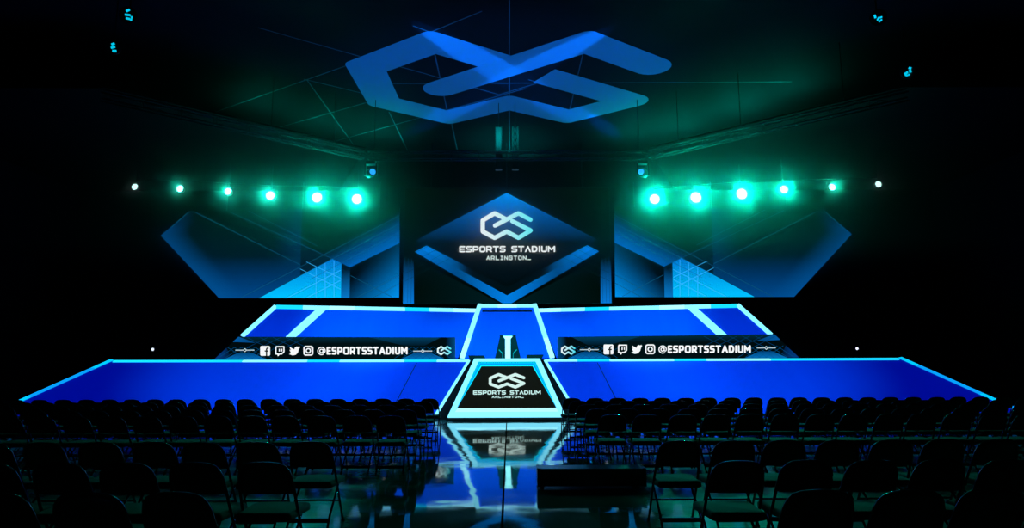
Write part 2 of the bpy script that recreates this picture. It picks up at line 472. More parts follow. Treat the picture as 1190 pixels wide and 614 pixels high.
# big emblem painted on the ceiling
def flat_stroke(mb, pts, w, z, round0=True, round1=True):
    n = len(pts); L = []; R = []
    for i, p in enumerate(pts):
        p = Vector(p)
        if i == 0: d = (Vector(pts[1]) - p).normalized(); nn = Vector((-d.y, d.x)); k = 1
        elif i == n - 1: d = (p - Vector(pts[i - 1])).normalized(); nn = Vector((-d.y, d.x)); k = 1
        else:
            d0 = (p - Vector(pts[i - 1])).normalized(); d1 = (Vector(pts[i + 1]) - p).normalized()
            n0 = Vector((-d0.y, d0.x)); n1 = Vector((-d1.y, d1.x)); nn = (n0 + n1).normalized(); k = 1 / max(0.35, nn.dot(n0))
        L.append(p + nn * w / 2 * k); R.append(p - nn * w / 2 * k)
    # round the outer side of every bend
    Lp = [[v] for v in L]; Rp = [[v] for v in R]
    for i in range(1, n - 1):
        p = Vector(pts[i]); d0 = (p - Vector(pts[i - 1])).normalized(); d1 = (Vector(pts[i + 1]) - p).normalized()
        cr = d0.x * d1.y - d0.y * d1.x; sgn_ = -1 if cr > 0 else 1
        rad = w * .5; 
        a0 = math.atan2(sgn_ * d0.x, -sgn_ * d0.y); a1 = math.atan2(sgn_ * d1.x, -sgn_ * d1.y)
        da = (a1 - a0 + PI) % (2 * PI) - PI
        # round join drawn with a slightly smaller corner radius than a full half-width
        kk = .55 if d0.dot(d1) > -.2 else .95
        inner = (L[i] if sgn_ > 0 else R[i]); mit = inner - p
        cen = p + mit * (1 - kk)
        arc_ = [Vector((cen.x + rad * kk * math.cos(a0 + da * k / 6), cen.y + rad * kk * math.sin(a0 + da * k / 6))) for k in range(7)]
        if sgn_ > 0: Lp[i] = arc_
        else: Rp[i] = arc_
    for i in range(n - 1):
        def half(lst, j, first):
            a = lst[j]
            if len(a) == 1: return a
            return a[len(a) // 2:] if first else a[:len(a) // 2 + 1]
        q = half(Lp, i, True) + half(Lp, i + 1, False) + list(reversed(half(Rp, i + 1, False))) + list(reversed(half(Rp, i, True)))
        mb.slab([(v.x, v.y, z) for v in q], [(v.x, v.y, z + 0.004) for v in q])
    for end, on in ((0, round0), (n - 1, round1)):
        if not on: continue
        c = Vector(pts[end]); o = Vector(pts[1] if end == 0 else pts[-2]); d = (c - o).normalized(); a0 = math.atan2(d.y, d.x)
        q = [(c.x + w / 2 * math.cos(a0 + a), c.y + w / 2 * math.sin(a0 + a)) for a in [(-PI / 2 + PI * k / 10) for k in range(11)]]
        mb.slab([(x, y, z) for x, y in q], [(x, y, z + 0.004) for x, y in q])
def cp(px, py): v = at_z(px, py, ZC); return (v.x, v.y)
EM_W = 1.22
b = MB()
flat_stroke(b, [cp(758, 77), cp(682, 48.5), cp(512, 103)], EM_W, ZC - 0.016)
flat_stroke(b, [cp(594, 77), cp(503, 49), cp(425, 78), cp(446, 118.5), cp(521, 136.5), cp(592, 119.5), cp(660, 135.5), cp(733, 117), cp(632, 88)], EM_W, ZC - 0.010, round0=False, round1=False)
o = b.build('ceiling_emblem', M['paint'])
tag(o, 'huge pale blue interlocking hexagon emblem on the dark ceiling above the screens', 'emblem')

# ================================================================== STAGE
# lower tier: a long raked blue face in two halves, with the logo front between them
Y0, Y1 = 19.5, 23.5
ptop = s_y(0, 418.3, Y1); ZD = ptop.z
n_low = Vector((0, -(ZD), (Y1 - Y0))).normalized()   # outward normal of the rake
P0 = Vector((0, Y0, 0))
def low(h, py): return s_plane(h, py, P0, n_low)

deck = thing('stage_deck', 'wide black lower stage deck carrying the team desks and the lectern', 'stage', (0, 24, 0))
b = MB()
xo_t = low(458, 418.3).x + .02; xo_b = low(612, 486.5).x
prof = lambda x_t, x_b, s: None
# body under the faces (kept just behind them)
fr = [(-xo_b * .985, Y0 + .2, 0), (xo_b * .985, Y0 + .2, 0), (xo_b * .995, YB - .3, 0), (-xo_b * .995, YB - .3, 0)]
xo_t *= .985
tp = [(-xo_t, Y1 + .2, ZD - .04), (xo_t, Y1 + .2, ZD - .04), (xo_t, YB - .3, ZD - .04), (-xo_t, YB - .3, ZD - .04)]
b.slab(fr, tp)
b.build('deck_body', M['deck'], deck)

def strip_segments(mb, p, q, w, n, th, seq, nseg):
    p = Vector(p); q = Vector(q)
    for k in range(nseg):
        a = p.lerp(q, k / nseg); c = p.lerp(q, (k + 1) / nseg - 0.0006)
        mb.bar(a, c, w, n, th, seq[k % len(seq)])

LED = ['cyan', 'pale', 'white', 'deepcyan', 'sky']
LEDM = [M[k] for k in LED]
for sgn, side in ((-1, 'left'), (1, 'right')):
    t = thing('stage_front_panel', 'long raked blue glowing stage front on the %s of the logo front' % side, 'stage front', (sgn * 8, Y0, 0), 'raked blue stage fronts')
    def mir(v): return Vector((sgn * v.x, v.y, v.z))
    A = mir(low(458, 418.3)); B = mir(low(612, 486.3)); C_ = mir(low(85, 486.3)); D = mir(low(43.5, 419))
    nb = n_low * -0.05
    b = MB()
    pl = [A, B, C_, D]
    if sgn > 0: pl = pl[::-1]
    b.slab(pl, [p + nb for p in pl])
    b.build('face_panel', M['blue'], t)
    # seam in the cloth near the middle
    b = MB(); b.bar(mir(low(105, 422)), mir(low(134, 478)), 0.03, n_low, 0.003)
    b.build('cloth_seam', mat_pbr('dark_blue_seam', (0.004, 0.02, 0.12), 0.8), t)
    w = 0.13
    b = MB()
    a0 = mir(low(456, 419.2)); a1 = mir(low(44, 419.8))
    # white towards the middle, cyan towards the outer end
    strip_segments(b, a0, a1, w, n_low, 0.03, [0, 0, 0, 0, 1, 1, 0, 1, 1, 0, 1], 11)
    b.build('top_light_strip', LEDM, t)
    b = MB(); strip_segments(b, mir(low(458, 417.6)), mir(low(612, 486.3)), w * 1.15, n_low, 0.03, [3, 4, 4, 4], 6)
    b.build('end_light_strip', LEDM, t)
    b = MB(); strip_segments(b, mir(low(44.2, 419.5)), mir(low(84.5, 486.3)), w * .62, n_low, 0.03, [1], 3)
    b.build('inner_light_strip', LEDM, t)

# the logo front in the middle
t = thing('logo_front', 'trapezoid stage front with white emblem on black inside a glowing cyan frame', 'stage front', (0, 19.5, 0))
fo = 0.10   # stands this far in front of the rake
PF = P0 + n_low * fo
def cf(h, py): return s_plane(h, py, PF, n_low)
def cr_(h, py): return s_plane(h, py, PF - n_low * 0.12, n_low)
O = [(-38, 417.8), (38, 417.8), (68.6, 485.2), (-68.6, 485.2)]
I1 = [(-33.2, 421.3), (33.2, 421.3), (60, 480), (-60, 480)]
PN = [(-29.6, 426), (29.6, 426), (58, 474.8), (-58, 474.8)]
bodyP = [(-39, 417.4), (39, 417.4), (70.2, 488.2), (-70.2, 488.2)]
b = MB()
pf = [cf(*p) - n_low * .01 for p in bodyP]
b.slab(pf[::-1], [p - n_low * 0.08 for p in pf][::-1])
# the opening for the panel is a box sunk into the body; drawn as separate frame pieces in front
b.build('body', M['deck'], t)
b = MB()
for k in range(4):
    k2 = (k + 1) % 4
    q = [cf(*O[k]), cf(*O[k2]), cf(*I1[k2]), cf(*I1[k])]
    q = [p + n_low * .03 for p in q]
    b.slab(q, [p - n_low * 0.04 for p in q], 0 if k != 2 else 1)
b.build('frame_light', [M['pale'], M['pale']], t)
b = MB()
for k in range(4):
    k2 = (k + 1) % 4
    a0, a1, c1, c0 = cf(*I1[k]) + n_low * .028, cf(*I1[k2]) + n_low * .028, cf(*PN[k2]) + n_low * .006, cf(*PN[k]) + n_low * .006
    for t0, t1, mi in ((0, .5, 0), (.5, .78, 2), (.78, 1, 3)):
        q = [a0.lerp(c0, t0), a1.lerp(c1, t0), a1.lerp(c1, t1), a0.lerp(c0, t1)]
        b.slab(q, [p - n_low * 0.012 for p in q], mi if k != 2 else 1)
b.build('bevel_painted_glow', [M['bevel'], M['white'], M['bevel_blue'], M['bevel_edge']], t)  # emission bands stand in for the strips' light falling on the bevel
b = MB()
pq = [cf(*p) + n_low * .004 for p in PN]
b.slab(pq, [p - n_low * 0.01 for p in pq])
b.build('logo_panel', M['panel_black'], t)
def mlogo(x, y): return cf(x - AX, y) + n_low * 0.012
d = Draw(mlogo, 0.0)
wc = lin(212, 244, 238)
logo(d, 588.6, 443.2, 43, 17.5, wc, th=17)
write(d, 'ESPORTS STADIUM', 549.3, 627.8, 454.4, 459.2, 1.15, lin(200, 240, 236), gap=.38, alt={'A': 'V'})
write(d, 'ARLINGTON_', 571, 608.2, 460.6, 463.3, .75, lin(190, 232, 228), gap=.5, alt={'I': 'i'}, widths={'I': .7, '_': .8})
d.mb.build('lettering', M['led'], t)

# upper tier: two wings of blue panels and a middle ramp
ZU = 3.78
U_ot = s_z(268, 355.2, ZU); U_it = s_z(35, 360.2, ZU)
RK = 1.2
for sgn, side in ((-1, 'left'), (1, 'right')):
    t = thing('upper_stage_panel', 'raked blue upper tier with cyan edges behind the %s team desk' % side, 'stage front', (sgn * 6, 25, ZD), 'blue upper tiers')
    def mir(v): return Vector((sgn * v.x, v.y, v.z))
    e = (U_it - U_ot); e.normalize()
    # rake direction in plan, square to the edge
    sq = Vector((-e.y, e.x, 0)) ; sq = sq if sq.y < 0 else -sq
    sq.normalize()
    down = Vector((sq.x * RK, sq.y * RK, -(ZU - ZD)))
    nrm = e.cross(down).normalized()
    if nrm.y > 0: nrm = -nrm
    def up_(h, py): return s_plane(h, py, U_ot, nrm)
    def foot(a, bb):
        """follow the line a-b down to deck height"""
        k = (ZD + .1 - a.z) / (bb.z - a.z); return a + (bb - a) * k
    A = up_(268, 355.2); Bv = up_(306.5, 389.6); B = foot(A, Bv)
    D = up_(35, 360.2); C_ = foot(D, up_(57.5, 417))
    d1 = up_(213, 357); d1f = foot(d1, up_(249.5, 390))
    nm = mir(nrm)
    pl = [mir(p) for p in (A, B, C_, D)]
    b = MB()
    if sgn > 0: pl = pl[::-1]
    b.slab(pl, [p - nm * .06 for p in pl]); b.build('face_panel', M['blue'], t)
    w = .16
    def pm(h, py, lift=0): return mir(up_(h, py) + nrm * lift)
    b = MB(); strip_segments(b, pm(268, 356.4), pm(35.2, 361.2), w, nm, .03, [0, 1, 2, 1, 1, 0, 1, 2], 8); b.build('top_light_strip', LEDM, t)
    b = MB(); strip_segments(b, mir(A), mir(A.lerp(Bv, 1.02)), w, nm, .03, [1], 2); b.build('end_light_strip', LEDM, t)
    b = MB()
    ee = e * 0.09
    strip_segments(b, mir(d1 + ee), mir(d1f + ee), w * .85, nm, .03, [1], 1)
    strip_segments(b, mir(d1 - ee), mir(d1f - ee), w * .85, nm, .03, [1], 1)
    b.build('divider_light_strip', LEDM, t)
    # carcass behind the face
    back = [mir(p) for p in (A, B, C_, D)]
    b = MB(); bk = [Vector((p.x * .98, 28.6, p.z - .08)) for p in back]
    fr_ = [p - nm * .08 + Vector((0, 0, -.02 if p.z > 3 else .02)) for p in back]
    if sgn > 0: fr_, bk = fr_[::-1], bk[::-1]
    b.slab(fr_, bk); b.build('carcass', M['deck'], t)

t = thing('stage_ramp', 'central blue ramp with glowing pale edges behind the lectern', 'ramp', (0, 25, ZD))
YR0, YR1 = 24.9, 27.6
zr1 = s_y(0, 354.2, YR1).z
n_r = Vector((0, -(zr1 - ZD), YR1 - YR0)).normalized()
PR = Vector((0, YR0, ZD))
def rp(h, py): return s_plane(h, py, PR, n_r)
rb = s_y(0, 0, 1)
# image height of the ramp's foot
pyf = 416.5
A, B, C_, D = rp(-33, 354.2), rp(-54.6, pyf), rp(54.6, pyf), rp(33, 354.2)
b = MB(); b.slab([A, B, C_, D], [p - n_r * .06 for p in (A, B, C_, D)]); b.build('face_panel', M['blue'], t)
b = MB()
w = .17
strip_segments(b, rp(-33.5, 356.2), rp(33.5, 356.2), w, n_r, .05, [1, 2, 1], 3)
b.build('top_light_strip', LEDM, t)
for sg in (-1, 1):
    b = MB(); strip_segments(b, rp(sg * 31.6, 354.4), rp(sg * 52.4, pyf), w, n_r, .06, [1, 1, 2], 3); b.build('side_light_strip', LEDM, t)
b = MB(); b.bar(rp(-29, 362), rp(29, 362), .075, n_r, .02); b.build('slot', M['black_cloth'], t)
b = MB(); b.slab([Vector((p.x * .93, p.y + .1, max(p.z - .06, ZD + .01))) for p in (A, B, C_, D)], [Vector((p.x * .9, 28.3, max(p.z - .15, ZD + .01))) for p in (A, B, C_, D)]); b.build('carcass', M['deck'], t)

# lectern
YL = 24.25
t = thing('lectern', 'black flared lectern with a glowing white centre strip on the stage', 'lectern', (0, YL, ZD))
def lp(h, py, Y=YL): return s_y(h + .9, py, Y)
zt = lp(0, 390.2).z
for sg in (-1, 1):
    b = MB()
    def mm(h, py): v = lp(h, py); return v
    pts = [(3.2, 394.2), (6.0, 390.2), (9.0, 390.2), (15.4, 417.6), (3.2, 417.6)]
    f_ = [lp(sg * h, py) for h, py in pts]
    f_[3].z = f_[4].z = ZD + .002
    if sg > 0: f_ = f_[::-1]
    b.slab(f_, [p + Vector((0, .42, 0)) for p in f_]); b.build('side_panel', M['glossy_black'], t)
    b = MB()
    q = [lp(sg * 10.4, 406.6), lp(sg * 6.2, 411), lp(sg * 6.2, 417)]
    for i in range(2): b.bar(q[i] + Vector((0, -.004, 0)), q[i + 1] + Vector((0, -.004, 0)), .03 if i == 0 else .015, (0, -1, 0), .006)
    b.build('accent_light', M['teal_line'], t)
b = MB()
pts = [(-6.2, 390), (6.2, 390), (3, 394.2), (3, 417.6), (-3, 417.6), (-3, 394.2)]
f_ = [lp(h, py) + Vector((0, -.012, 0)) for h, py in pts]
f_[3].z = f_[4].z = ZD + .002
f_ = f_[::-1]
b.slab(f_, [p + Vector((0, .05, 0)) for p in f_]); b.build('light_strip', M['podium_light'], t)
b = MB(); a = lp(-9.5, 390); c = lp(9.5, 390)
b.box((a.x, YL - .03, a.z - .02), (c.x, YL + .45, a.z + .005)); b.build('top', M['glossy_black'], t)

# two low black monitors on the deck edge
for (xa, xb, xc, xd, yt, lab) in ((544, 562.4, 565, 547, 413.3, 'black wedge floor monitor on the deck edge left of the lectern'),
                                  (613, 632, 628.5, 610.8, 412.4, 'black wedge floor monitor on the deck edge right of the lectern')):
    Ym = 23.62
    top = [at_y(xa, yt, Ym), at_y(xb, yt, Ym)]
    bl = at_y(xd, 418, Ym); br = at_y(xc, 418, Ym)
    cx = (bl.x + br.x) / 2
    t = thing('floor_monitor', lab, 'monitor', (cx, Ym + .2, ZD - .04), 'wedge floor monitors')
    zb = ZD - .038
    front = [(top[0].x, Ym, top[0].z), (bl.x, Ym, zb), (br.x, Ym, zb), (top[1].x, Ym, top[0].z)]
    bkk = [(top[0].x, Ym + .16, top[0].z), (bl.x, Ym + .42, zb), (br.x, Ym + .42, zb), (top[1].x, Ym + .16, top[0].z)]
    b = MB(); b.slab(front, bkk); b.build('cabinet', M['rubber'], t)
    b = MB(); s_ = [Vector(front[0]).lerp(Vector(bkk[1]), 0) ]
    g = [Vector(bkk[0]) + Vector((.04, .004, -.01)), Vector(bkk[3]) + Vector((-.04, .004, -.01)), Vector(bkk[2]) + Vector((-.04, .004, .02)), Vector(bkk[1]) + Vector((.04, .004, .02))]
    b.slab(g, [p + Vector((0, .008, .006)) for p in g]); b.build('grille', M['black_metal'], t)

# ================================================================== TEAM DESKS with LED fronts
WHT = lin(245, 248, 250)
K0 = lin(4, 10, 12)
def icon_f(d, cx, cy, s):
    h = s / 2
    d.fill([(cx - h + 1, cy - h), (cx + h - 1, cy - h), (cx + h, cy - h + 1), (cx + h, cy + h - 1), (cx + h - 1, cy + h), (cx - h + 1, cy + h), (cx - h, cy + h - 1), (cx - h, cy - h + 1)], WHT)
    d.up(); k = s / 12
    d.stroke([(cx + 4.2 * k, cy - 3.2 * k), (cx + 2.6 * k, cy - 3.3 * k), (cx + 1.7 * k, cy - 2.2 * k), (cx + 1.7 * k, cy + 6 * k)], 1.7 * k, K0, ends=False)
    d.stroke([(cx - .6 * k, cy + .2 * k), (cx + 4.0 * k, cy + .2 * k)], 1.5 * k, K0, ends=False)
    d.k -= 1
def icon_tw(d, cx, cy, s):
    k = s / 12
    d.stroke([(cx - 4.4 * k, cy - 5 * k), (cx + 4.8 * k, cy - 5 * k), (cx + 4.8 * k, cy + 1.2 * k), (cx + 2 * k, cy + 3.8 * k), (cx - .6 * k, cy + 3.8 * k), (cx - 2.2 * k, cy + 5.6 * k), (cx - 2.2 * k, cy + 3.8 * k), (cx - 4.8 * k, cy + 3.8 * k), (cx - 4.8 * k, cy - 3.5 * k), (cx - 4.4 * k, cy - 5 * k)], 1.5 * k, WHT)
    for dx in (-.6, 2.2): d.stroke([(cx + dx * k, cy - 2.4 * k), (cx + dx * k, cy + .8 * k)], 1.3 * k, WHT, ends=False)
def icon_bird(d, cx, cy, s):
    k = s / 12
    def p(*a): return [(cx + x * k, cy + y * k) for x, y in a]
    d.fill(p((-6.4, 3.9), (-3.5, 3.4), (0, 2.5), (4.6, -1.5), (4, 1.6), (1.6, 4.4), (-2, 5.3)), WHT)      # belly and tail
    d.fill(p((0, 3), (-.5, -1.2), (.3, -3.6), (2.4, -4.9), (4.5, -4), (4.9, -1.2), (3, 2)), WHT)            # breast and head
    d.fill(p((4, -3.9), (6.3, -4.1), (4.9, -2)), WHT); d.fill(p((3.8, -4.4), (5.9, -5.1), (4.6, -3.4)), WHT)
    d.fill(p((-5.6, -4.4), (-2.6, -2), (.6, -1), (1.4, 2.5), (-2.8, 2), (-4.6, -1.2)), WHT)                  # wing
    d.fill(p((-5.9, -1.1), (-2, .2), (0, 3), (-3, 2.6), (-4.8, 1)), WHT)
    d.fill(p((-4.9, 1.4), (-1.5, 1.5), (0, 3.2), (-2.6, 3.6)), WHT)
def icon_ig(d, cx, cy, s):
    k = s / 12; h = 5 * k; r = 2 * k
    pts = arc(cx + h - r, cy + h - r, r, r, 0, 90, 4) + arc(cx - h + r, cy + h - r, r, r, 90, 180, 4) + arc(cx - h + r, cy - h + r, r, r, 180, 270, 4) + arc(cx + h - r, cy - h + r, r, r, 270, 360, 4)
    d.stroke(pts + [pts[0]], 1.5 * k, WHT)
    d.stroke(arc(cx, cy, 2.5 * k, 2.5 * k, 0, 360, 16), 1.4 * k, WHT)
    d.stroke([(cx + 3 * k, cy - 3 * k), (cx + 3.05 * k, cy - 3 * k)], 1.1 * k, WHT)
def at_sign(d, cx, cy, s):
    k = s / 10
    d.stroke(arc(cx, cy, 4.6 * k, 4.4 * k, -335, 15 - 0, 22)[0:0] + [(cx + 4.5 * k * math.cos(a), cy + 4.4 * k * math.sin(a)) for a in [math.radians(60 + 300 * i / 22) for i in range(23)]], 1.2 * k, WHT)
    d.stroke(arc(cx - .1 * k, cy, 2.0 * k, 2.1 * k, 0, 360, 12), 1.2 * k, WHT)
    d.stroke([(cx + 2.0 * k, cy - 2.2 * k), (cx + 2.0 * k, cy + 1.2 * k), (cx + 2.9 * k, cy + 2.1 * k), (cx + 4.1 * k, cy + 1.4 * k), (cx + 4.5 * k, cy)], 1.1 * k, WHT)

YD = 23.95
def mdesk(x, y): return s_y(x - AX, y, YD)
zdt = mdesk(AX, 391.2).z
for sgn, side in ((-1, 'left'), (1, 'right')):
    # outline of the front in measured units
    if sgn < 0: OUT = [(277, 390.6), (528.2, 392.2), (528.2, 418.2), (247, 418.2)]
    else: OUT = [(899.5, 389.4), (929, 417.4), (647, 417.8), (647, 392)]
    ol = [mdesk(*p) for p in OUT]
    for v in ol:
        if v.z < zdt - .4: v.z = ZD - .036
    cxx = sum(v.x for v in ol) / 4
    t = thing('team_desk', 'long black team desk with a lit LED front, %s of the lectern' % side, 'desk', (cxx, YD + .4, ZD - .04), 'team desks with LED fronts')
    b = MB(); fr_ = [v + Vector((0, .006, 0)) for v in ol]
    if sgn < 0: fr_ = fr_[::-1]
    else: fr_ = fr_[::-1]
    b.slab(fr_, [v + Vector((0, .06, 0)) for v in fr_]); b.build('front_housing', M['black_metal'], t)
    xs = sorted(v.x for v in ol)
    xa, xb = (ol[0].x + .15, ol[1].x - .03) if sgn < 0 else (ol[3].x + .03, ol[0].x - .15)
    b = MB(); b.box((xa, YD + .06, zdt - .06), (xb, YD + .3, zdt - .02)); b.build('tabletop', M['glossy_black'], t)
    for xx in (xa, (xa + xb) / 2, xb - .05):
        b = MB(); b.box((xx, YD + .12, ZD - .038), (xx + .05, YD + .28, zdt - .06)); b.build('support_leg', M['black_metal'], t)
    d = Draw(mdesk, .003)
    # dark picture with blue corners
    base = [OUT[0], OUT[1], (OUT[1][0], 417.6), (248, 417.6)] if sgn < 0 else [(647, 392), OUT[0], (928.5, 416.8), (647, 417.4)]
    d.fill(base, K0)
    d.up()
    BL = lin(18, 88, 160); BD = lin(4, 14, 22); BG = lin(12, 60, 120)
    if sgn < 0:
        cl, cr, lg = 284.5, 490.5, 515.5
        d.fill([(277, 390.7), (330, 391), (300, 398), (270.5, 396.6)], grad(272, 392, BL, 318, 398, BD), 3)
        d.fill([(277, 390.7), (505, 392.1), (480, 399), (300, 399)], grad(0, 390, lin(10, 42, 60), 0, 399, K0), 4)
        d.fill([(248, 417.6), (263, 403.5), (270, 417.6)], grad(255, 412, lin(14, 55, 120), 268, 412, BD), 2)
        d.fill([(516, 392.2), (528.2, 392.2), (528.2, 417.6), (512, 417.6)], grad(518, 0, K0, 528.5, 0, lin(18, 70, 120)), 3)
        d.fill([(430, 392), (512, 392), (492, 402), (470, 402)], grad(0, 391, lin(14, 60, 95), 0, 403, K0), 3)
    else:
        cl, cr, lg = 684, 890, 659.5
        d.fill([(899.5, 389.5), (845, 390), (880, 397.5), (906.5, 396)], grad(903, 391, BL, 855, 397, BD), 3)
        d.fill([(899.5, 389.5), (670, 391.9), (695, 398.5), (875, 398.5)], grad(0, 389.5, lin(10, 42, 60), 0, 398.5, K0), 4)
        d.fill([(928.5, 416.8), (913, 402.7), (906, 416.8)], grad(921, 411, lin(14, 55, 120), 908, 411, BD), 2)
        d.fill([(659, 392), (647, 392), (647, 417.4), (663, 417.4)], grad(657, 0, K0, 646.7, 0, lin(18, 70, 120)), 3)
        d.fill([(745, 391.4), (663, 391.9), (683, 402), (705, 402)], grad(0, 391, lin(14, 60, 95), 0, 403, K0), 3)
    for c in (cl, cr):
        d.fill([(c - 8, 409.4), (c + 8, 409.4), (c + 25, 417.2), (c - 25, 417.2)], grad(0, 409, lin(10, 60, 115), 0, 417, lin(30, 110, 185)), 3)
        d.up()
        for k in range(-3, 4):
            for q in (1, -1):
                xb_, xt_ = c + k * 8 - 9 * q, c + k * 8 + 12 * q
                if min(xt_ - 264.5, xb_ - 250.5) < 0 or max(xt_ - 912, xb_ - 926) > 0: continue   # keep on the panel
                d.stroke([(xb_, 416.6), (xt_, 403)], .35, lin(0, 78, 130), ends=False)
        d.k -= 1
    d.up()
    gx0, gx1 = (272, 345) if sgn < 0 else (832, 905)
    for k in range(-1, 6):
        xx = gx0 + k * 15
        top, bot = 391.5, 403.5
        for dxx in (24, -24):
            x_a, x_b = xx + 12 - dxx / 2, xx + 12 + dxx / 2
            if min(x_a, x_b) < (274 if sgn < 0 else 815) or max(x_a, x_b) > (360 if sgn < 0 else 901): continue
            d.stroke([(x_a, top), (x_b, bot)], .4, lin(0, 62, 110), ends=False)
    d.up()
    dy = 0 if sgn < 0 else -1.0
    for c, yy in ((cl, 406.3 + (0 if sgn < 0 else .6)), (cr, 408.0 + (0 if sgn < 0 else -2.6))):
        d.stroke([(c - 11, yy), (c - 2, yy)], 1.0, lin(190, 210, 220), ends=False)
        d.stroke([(c + 2, yy), (c + 11, yy)], 1.0, lin(190, 210, 220), ends=False)
        d.stroke([(c - 1.8, yy), (c, yy - 1.8), (c + 1.8, yy), (c, yy + 1.8), (c - 1.8, yy)], .8, lin(200, 220, 228))
    logo(d, lg, 407.4, 16.5, 11, grad(lg - 8, 0, lin(235, 250, 250), lg + 8, 0, lin(60, 220, 240)), th=20)
    if sgn < 0: ic = (308, 325, 342, 358, 368.5, 473)
    else: ic = (706.3, 722.7, 739.2, 754.8, 764.6, 872)
    cy = 407.2 + dy * .6
    icon_f(d, ic[0], cy, 11.4); icon_tw(d, ic[1], cy, 11.6); icon_bird(d, ic[2], cy, 12.2); icon_ig(d, ic[3], cy, 12)
    at_sign(d, ic[4] + 4.7, cy + .3, 9.6)
    write(d, 'ESPORTSSTADIUM', ic[4] + 10.6, ic[5], cy - 4.4, cy + 4.6, 2.05, WHT, gap=.52, widths={'E': .62, 'I': .1, 'S': .74, 'A': 1.0, 'T': .84, 'O': .98, 'P': .78, 'R': .8, 'D': .86, 'U': .84, 'M': 1.1})
    d.mb.build('led_front', M['led'], t)

# ================================================================== LED SCREENS
YS = 27.9
def mscr(x, y): return s_y(x - AX, y, YS)
DK = lin(3, 14, 11)
# ---- middle screen
t = thing('centre_screen', 'large middle LED screen showing white emblem and lettering in a blue diamond', 'screen', (AX * 0, YS, mscr(AX, 353).z))
R = [(467.3, 353), (470.3, 219), (706.7, 219), (709.8, 353)]
d = Draw(mscr, .004)
d.fill(R, grad(0, 219, lin(2, 9, 4), 0, 353, lin(1, 5, 3)), 3)
d.up()
B1 = lin(0, 150, 250); B2 = lin(4, 22, 40)
kx = lin(2, 8, 8)
# side columns
d.fill([(467.4, 352.8), (467.9, 297), (480, 303), (480, 352.8)], grad(0, 303, lin(3, 20, 24), 0, 353, lin(35, 120, 215)), 4)
d.fill([(709.6, 352.8), (709.1, 297), (697, 303), (697, 352.8)], grad(0, 303, lin(3, 20, 24), 0, 353, lin(35, 120, 215)), 4)
for x0, x1 in ((481, 580), (696, 597)):
    d.fill([(x0, 300), (x0, 352.8), (x1, 352.8)], grad(x0, 352, lin(3, 12, 9), x1, 352, lin(4, 26, 30)), 3)
# diamond
def dia(x, y):
    t = (y - 224) / 58.0
    a = lerpc(B1, lin(0, 92, 175), min(1, t / .35)) if t < .35 else lerpc(lin(0, 92, 175), lin(3, 12, 18), min(1, (t - .35) / .65) ** .8)
    return a
d.fill([(588, 224.3), (694.5, 279.5), (588, 336), (481.5, 279.8)], dia, 5)
# chevron: two bands
d.up()
def ch1(x, y):
    t = abs(x - 588) / 107
    return lerpc(lin(2, 14, 20), lin(0, 134, 240), max(0, (t - .42) / .5))
def ch2(x, y):
    t = abs(x - 588) / 107
    return lerpc(lin(0, 125, 225), lin(0, 72, 135), min(1, t / .55)) if t < .55 else lerpc(lin(0, 72, 135), lin(0, 120, 222), (t - .55) / .45)
for sg in (-1, 1):
    X = lambda h: 588.2 + sg * h
    d.fill([(X(93.2), 285.4), (X(100.2), 289), (X(0), 343.5), (X(0), 334)], ch1, 4)
    d.fill([(X(100.2), 289), (X(107), 292.6), (X(5), 352.8), (X(0), 352.8), (X(0), 343.5)], ch2, 4)
    d.fill([(X(88), 287), (X(93.2), 285.4), (X(0), 334), (X(0), 330)], lin(2, 8, 10), 0)
# fine grid lines
for sg in (-1, 1):
    X = lambda h: 588.2 + sg * h
    for k in range(4):
        d.stroke([(X(119), 300 + 9 * k), (X(60), 270 + 9 * k)][:2], .3, lin(6, 40, 42), ends=False)
        d.stroke([(X(20 + 8 * k), 221), (X(62 + 8 * k), 244)], .25, lin(5, 28, 24), ends=False)
    for k in range(3): d.stroke([(X(118.5 - 4 * k), 300), (X(119.5 - 4 * k), 352)], .3, lin(10, 60, 90), ends=False)
d.up()
logo(d, 587.9, 262.4, 60.6, 33.6, grad(566, 0, lin(238, 250, 252), 610, 0, lin(105, 240, 250)), th=15.5)
write(d, 'ESPORTS STADIUM', 532.8, 644.2, 286, 293.4, 1.75, lin(242, 248, 248), gap=.4, alt={'A': 'V'})
write(d, 'ARLINGTON_', 564.2, 616.2, 297.4, 302.5, 1.1, lin(205, 225, 222), gap=.55, alt={'I': 'i'}, widths={'I': .7, '_': .85})
d.mb.build('led_face', M['led'], t)
b = MB()
f_ = [mscr(*p) + Vector((0, .004, 0)) for p in [(466.6, 353.6), (469.6, 218.4), (707.4, 218.4), (710.5, 353.6)]]
f_ = f_[::-1]
b.slab(f_, [p + Vector((0, .16, 0)) for p in f_]); b.build('cabinet', M['black_metal'], t)
for px in (500, 588, 676):
    p = mscr(px, 219); b = MB(); b.tube([(p.x, YS + .1, p.z - .05), (p.x, YS + .1, ZC)], .02); b.build('hanging_rod', M['black_metal'], t)

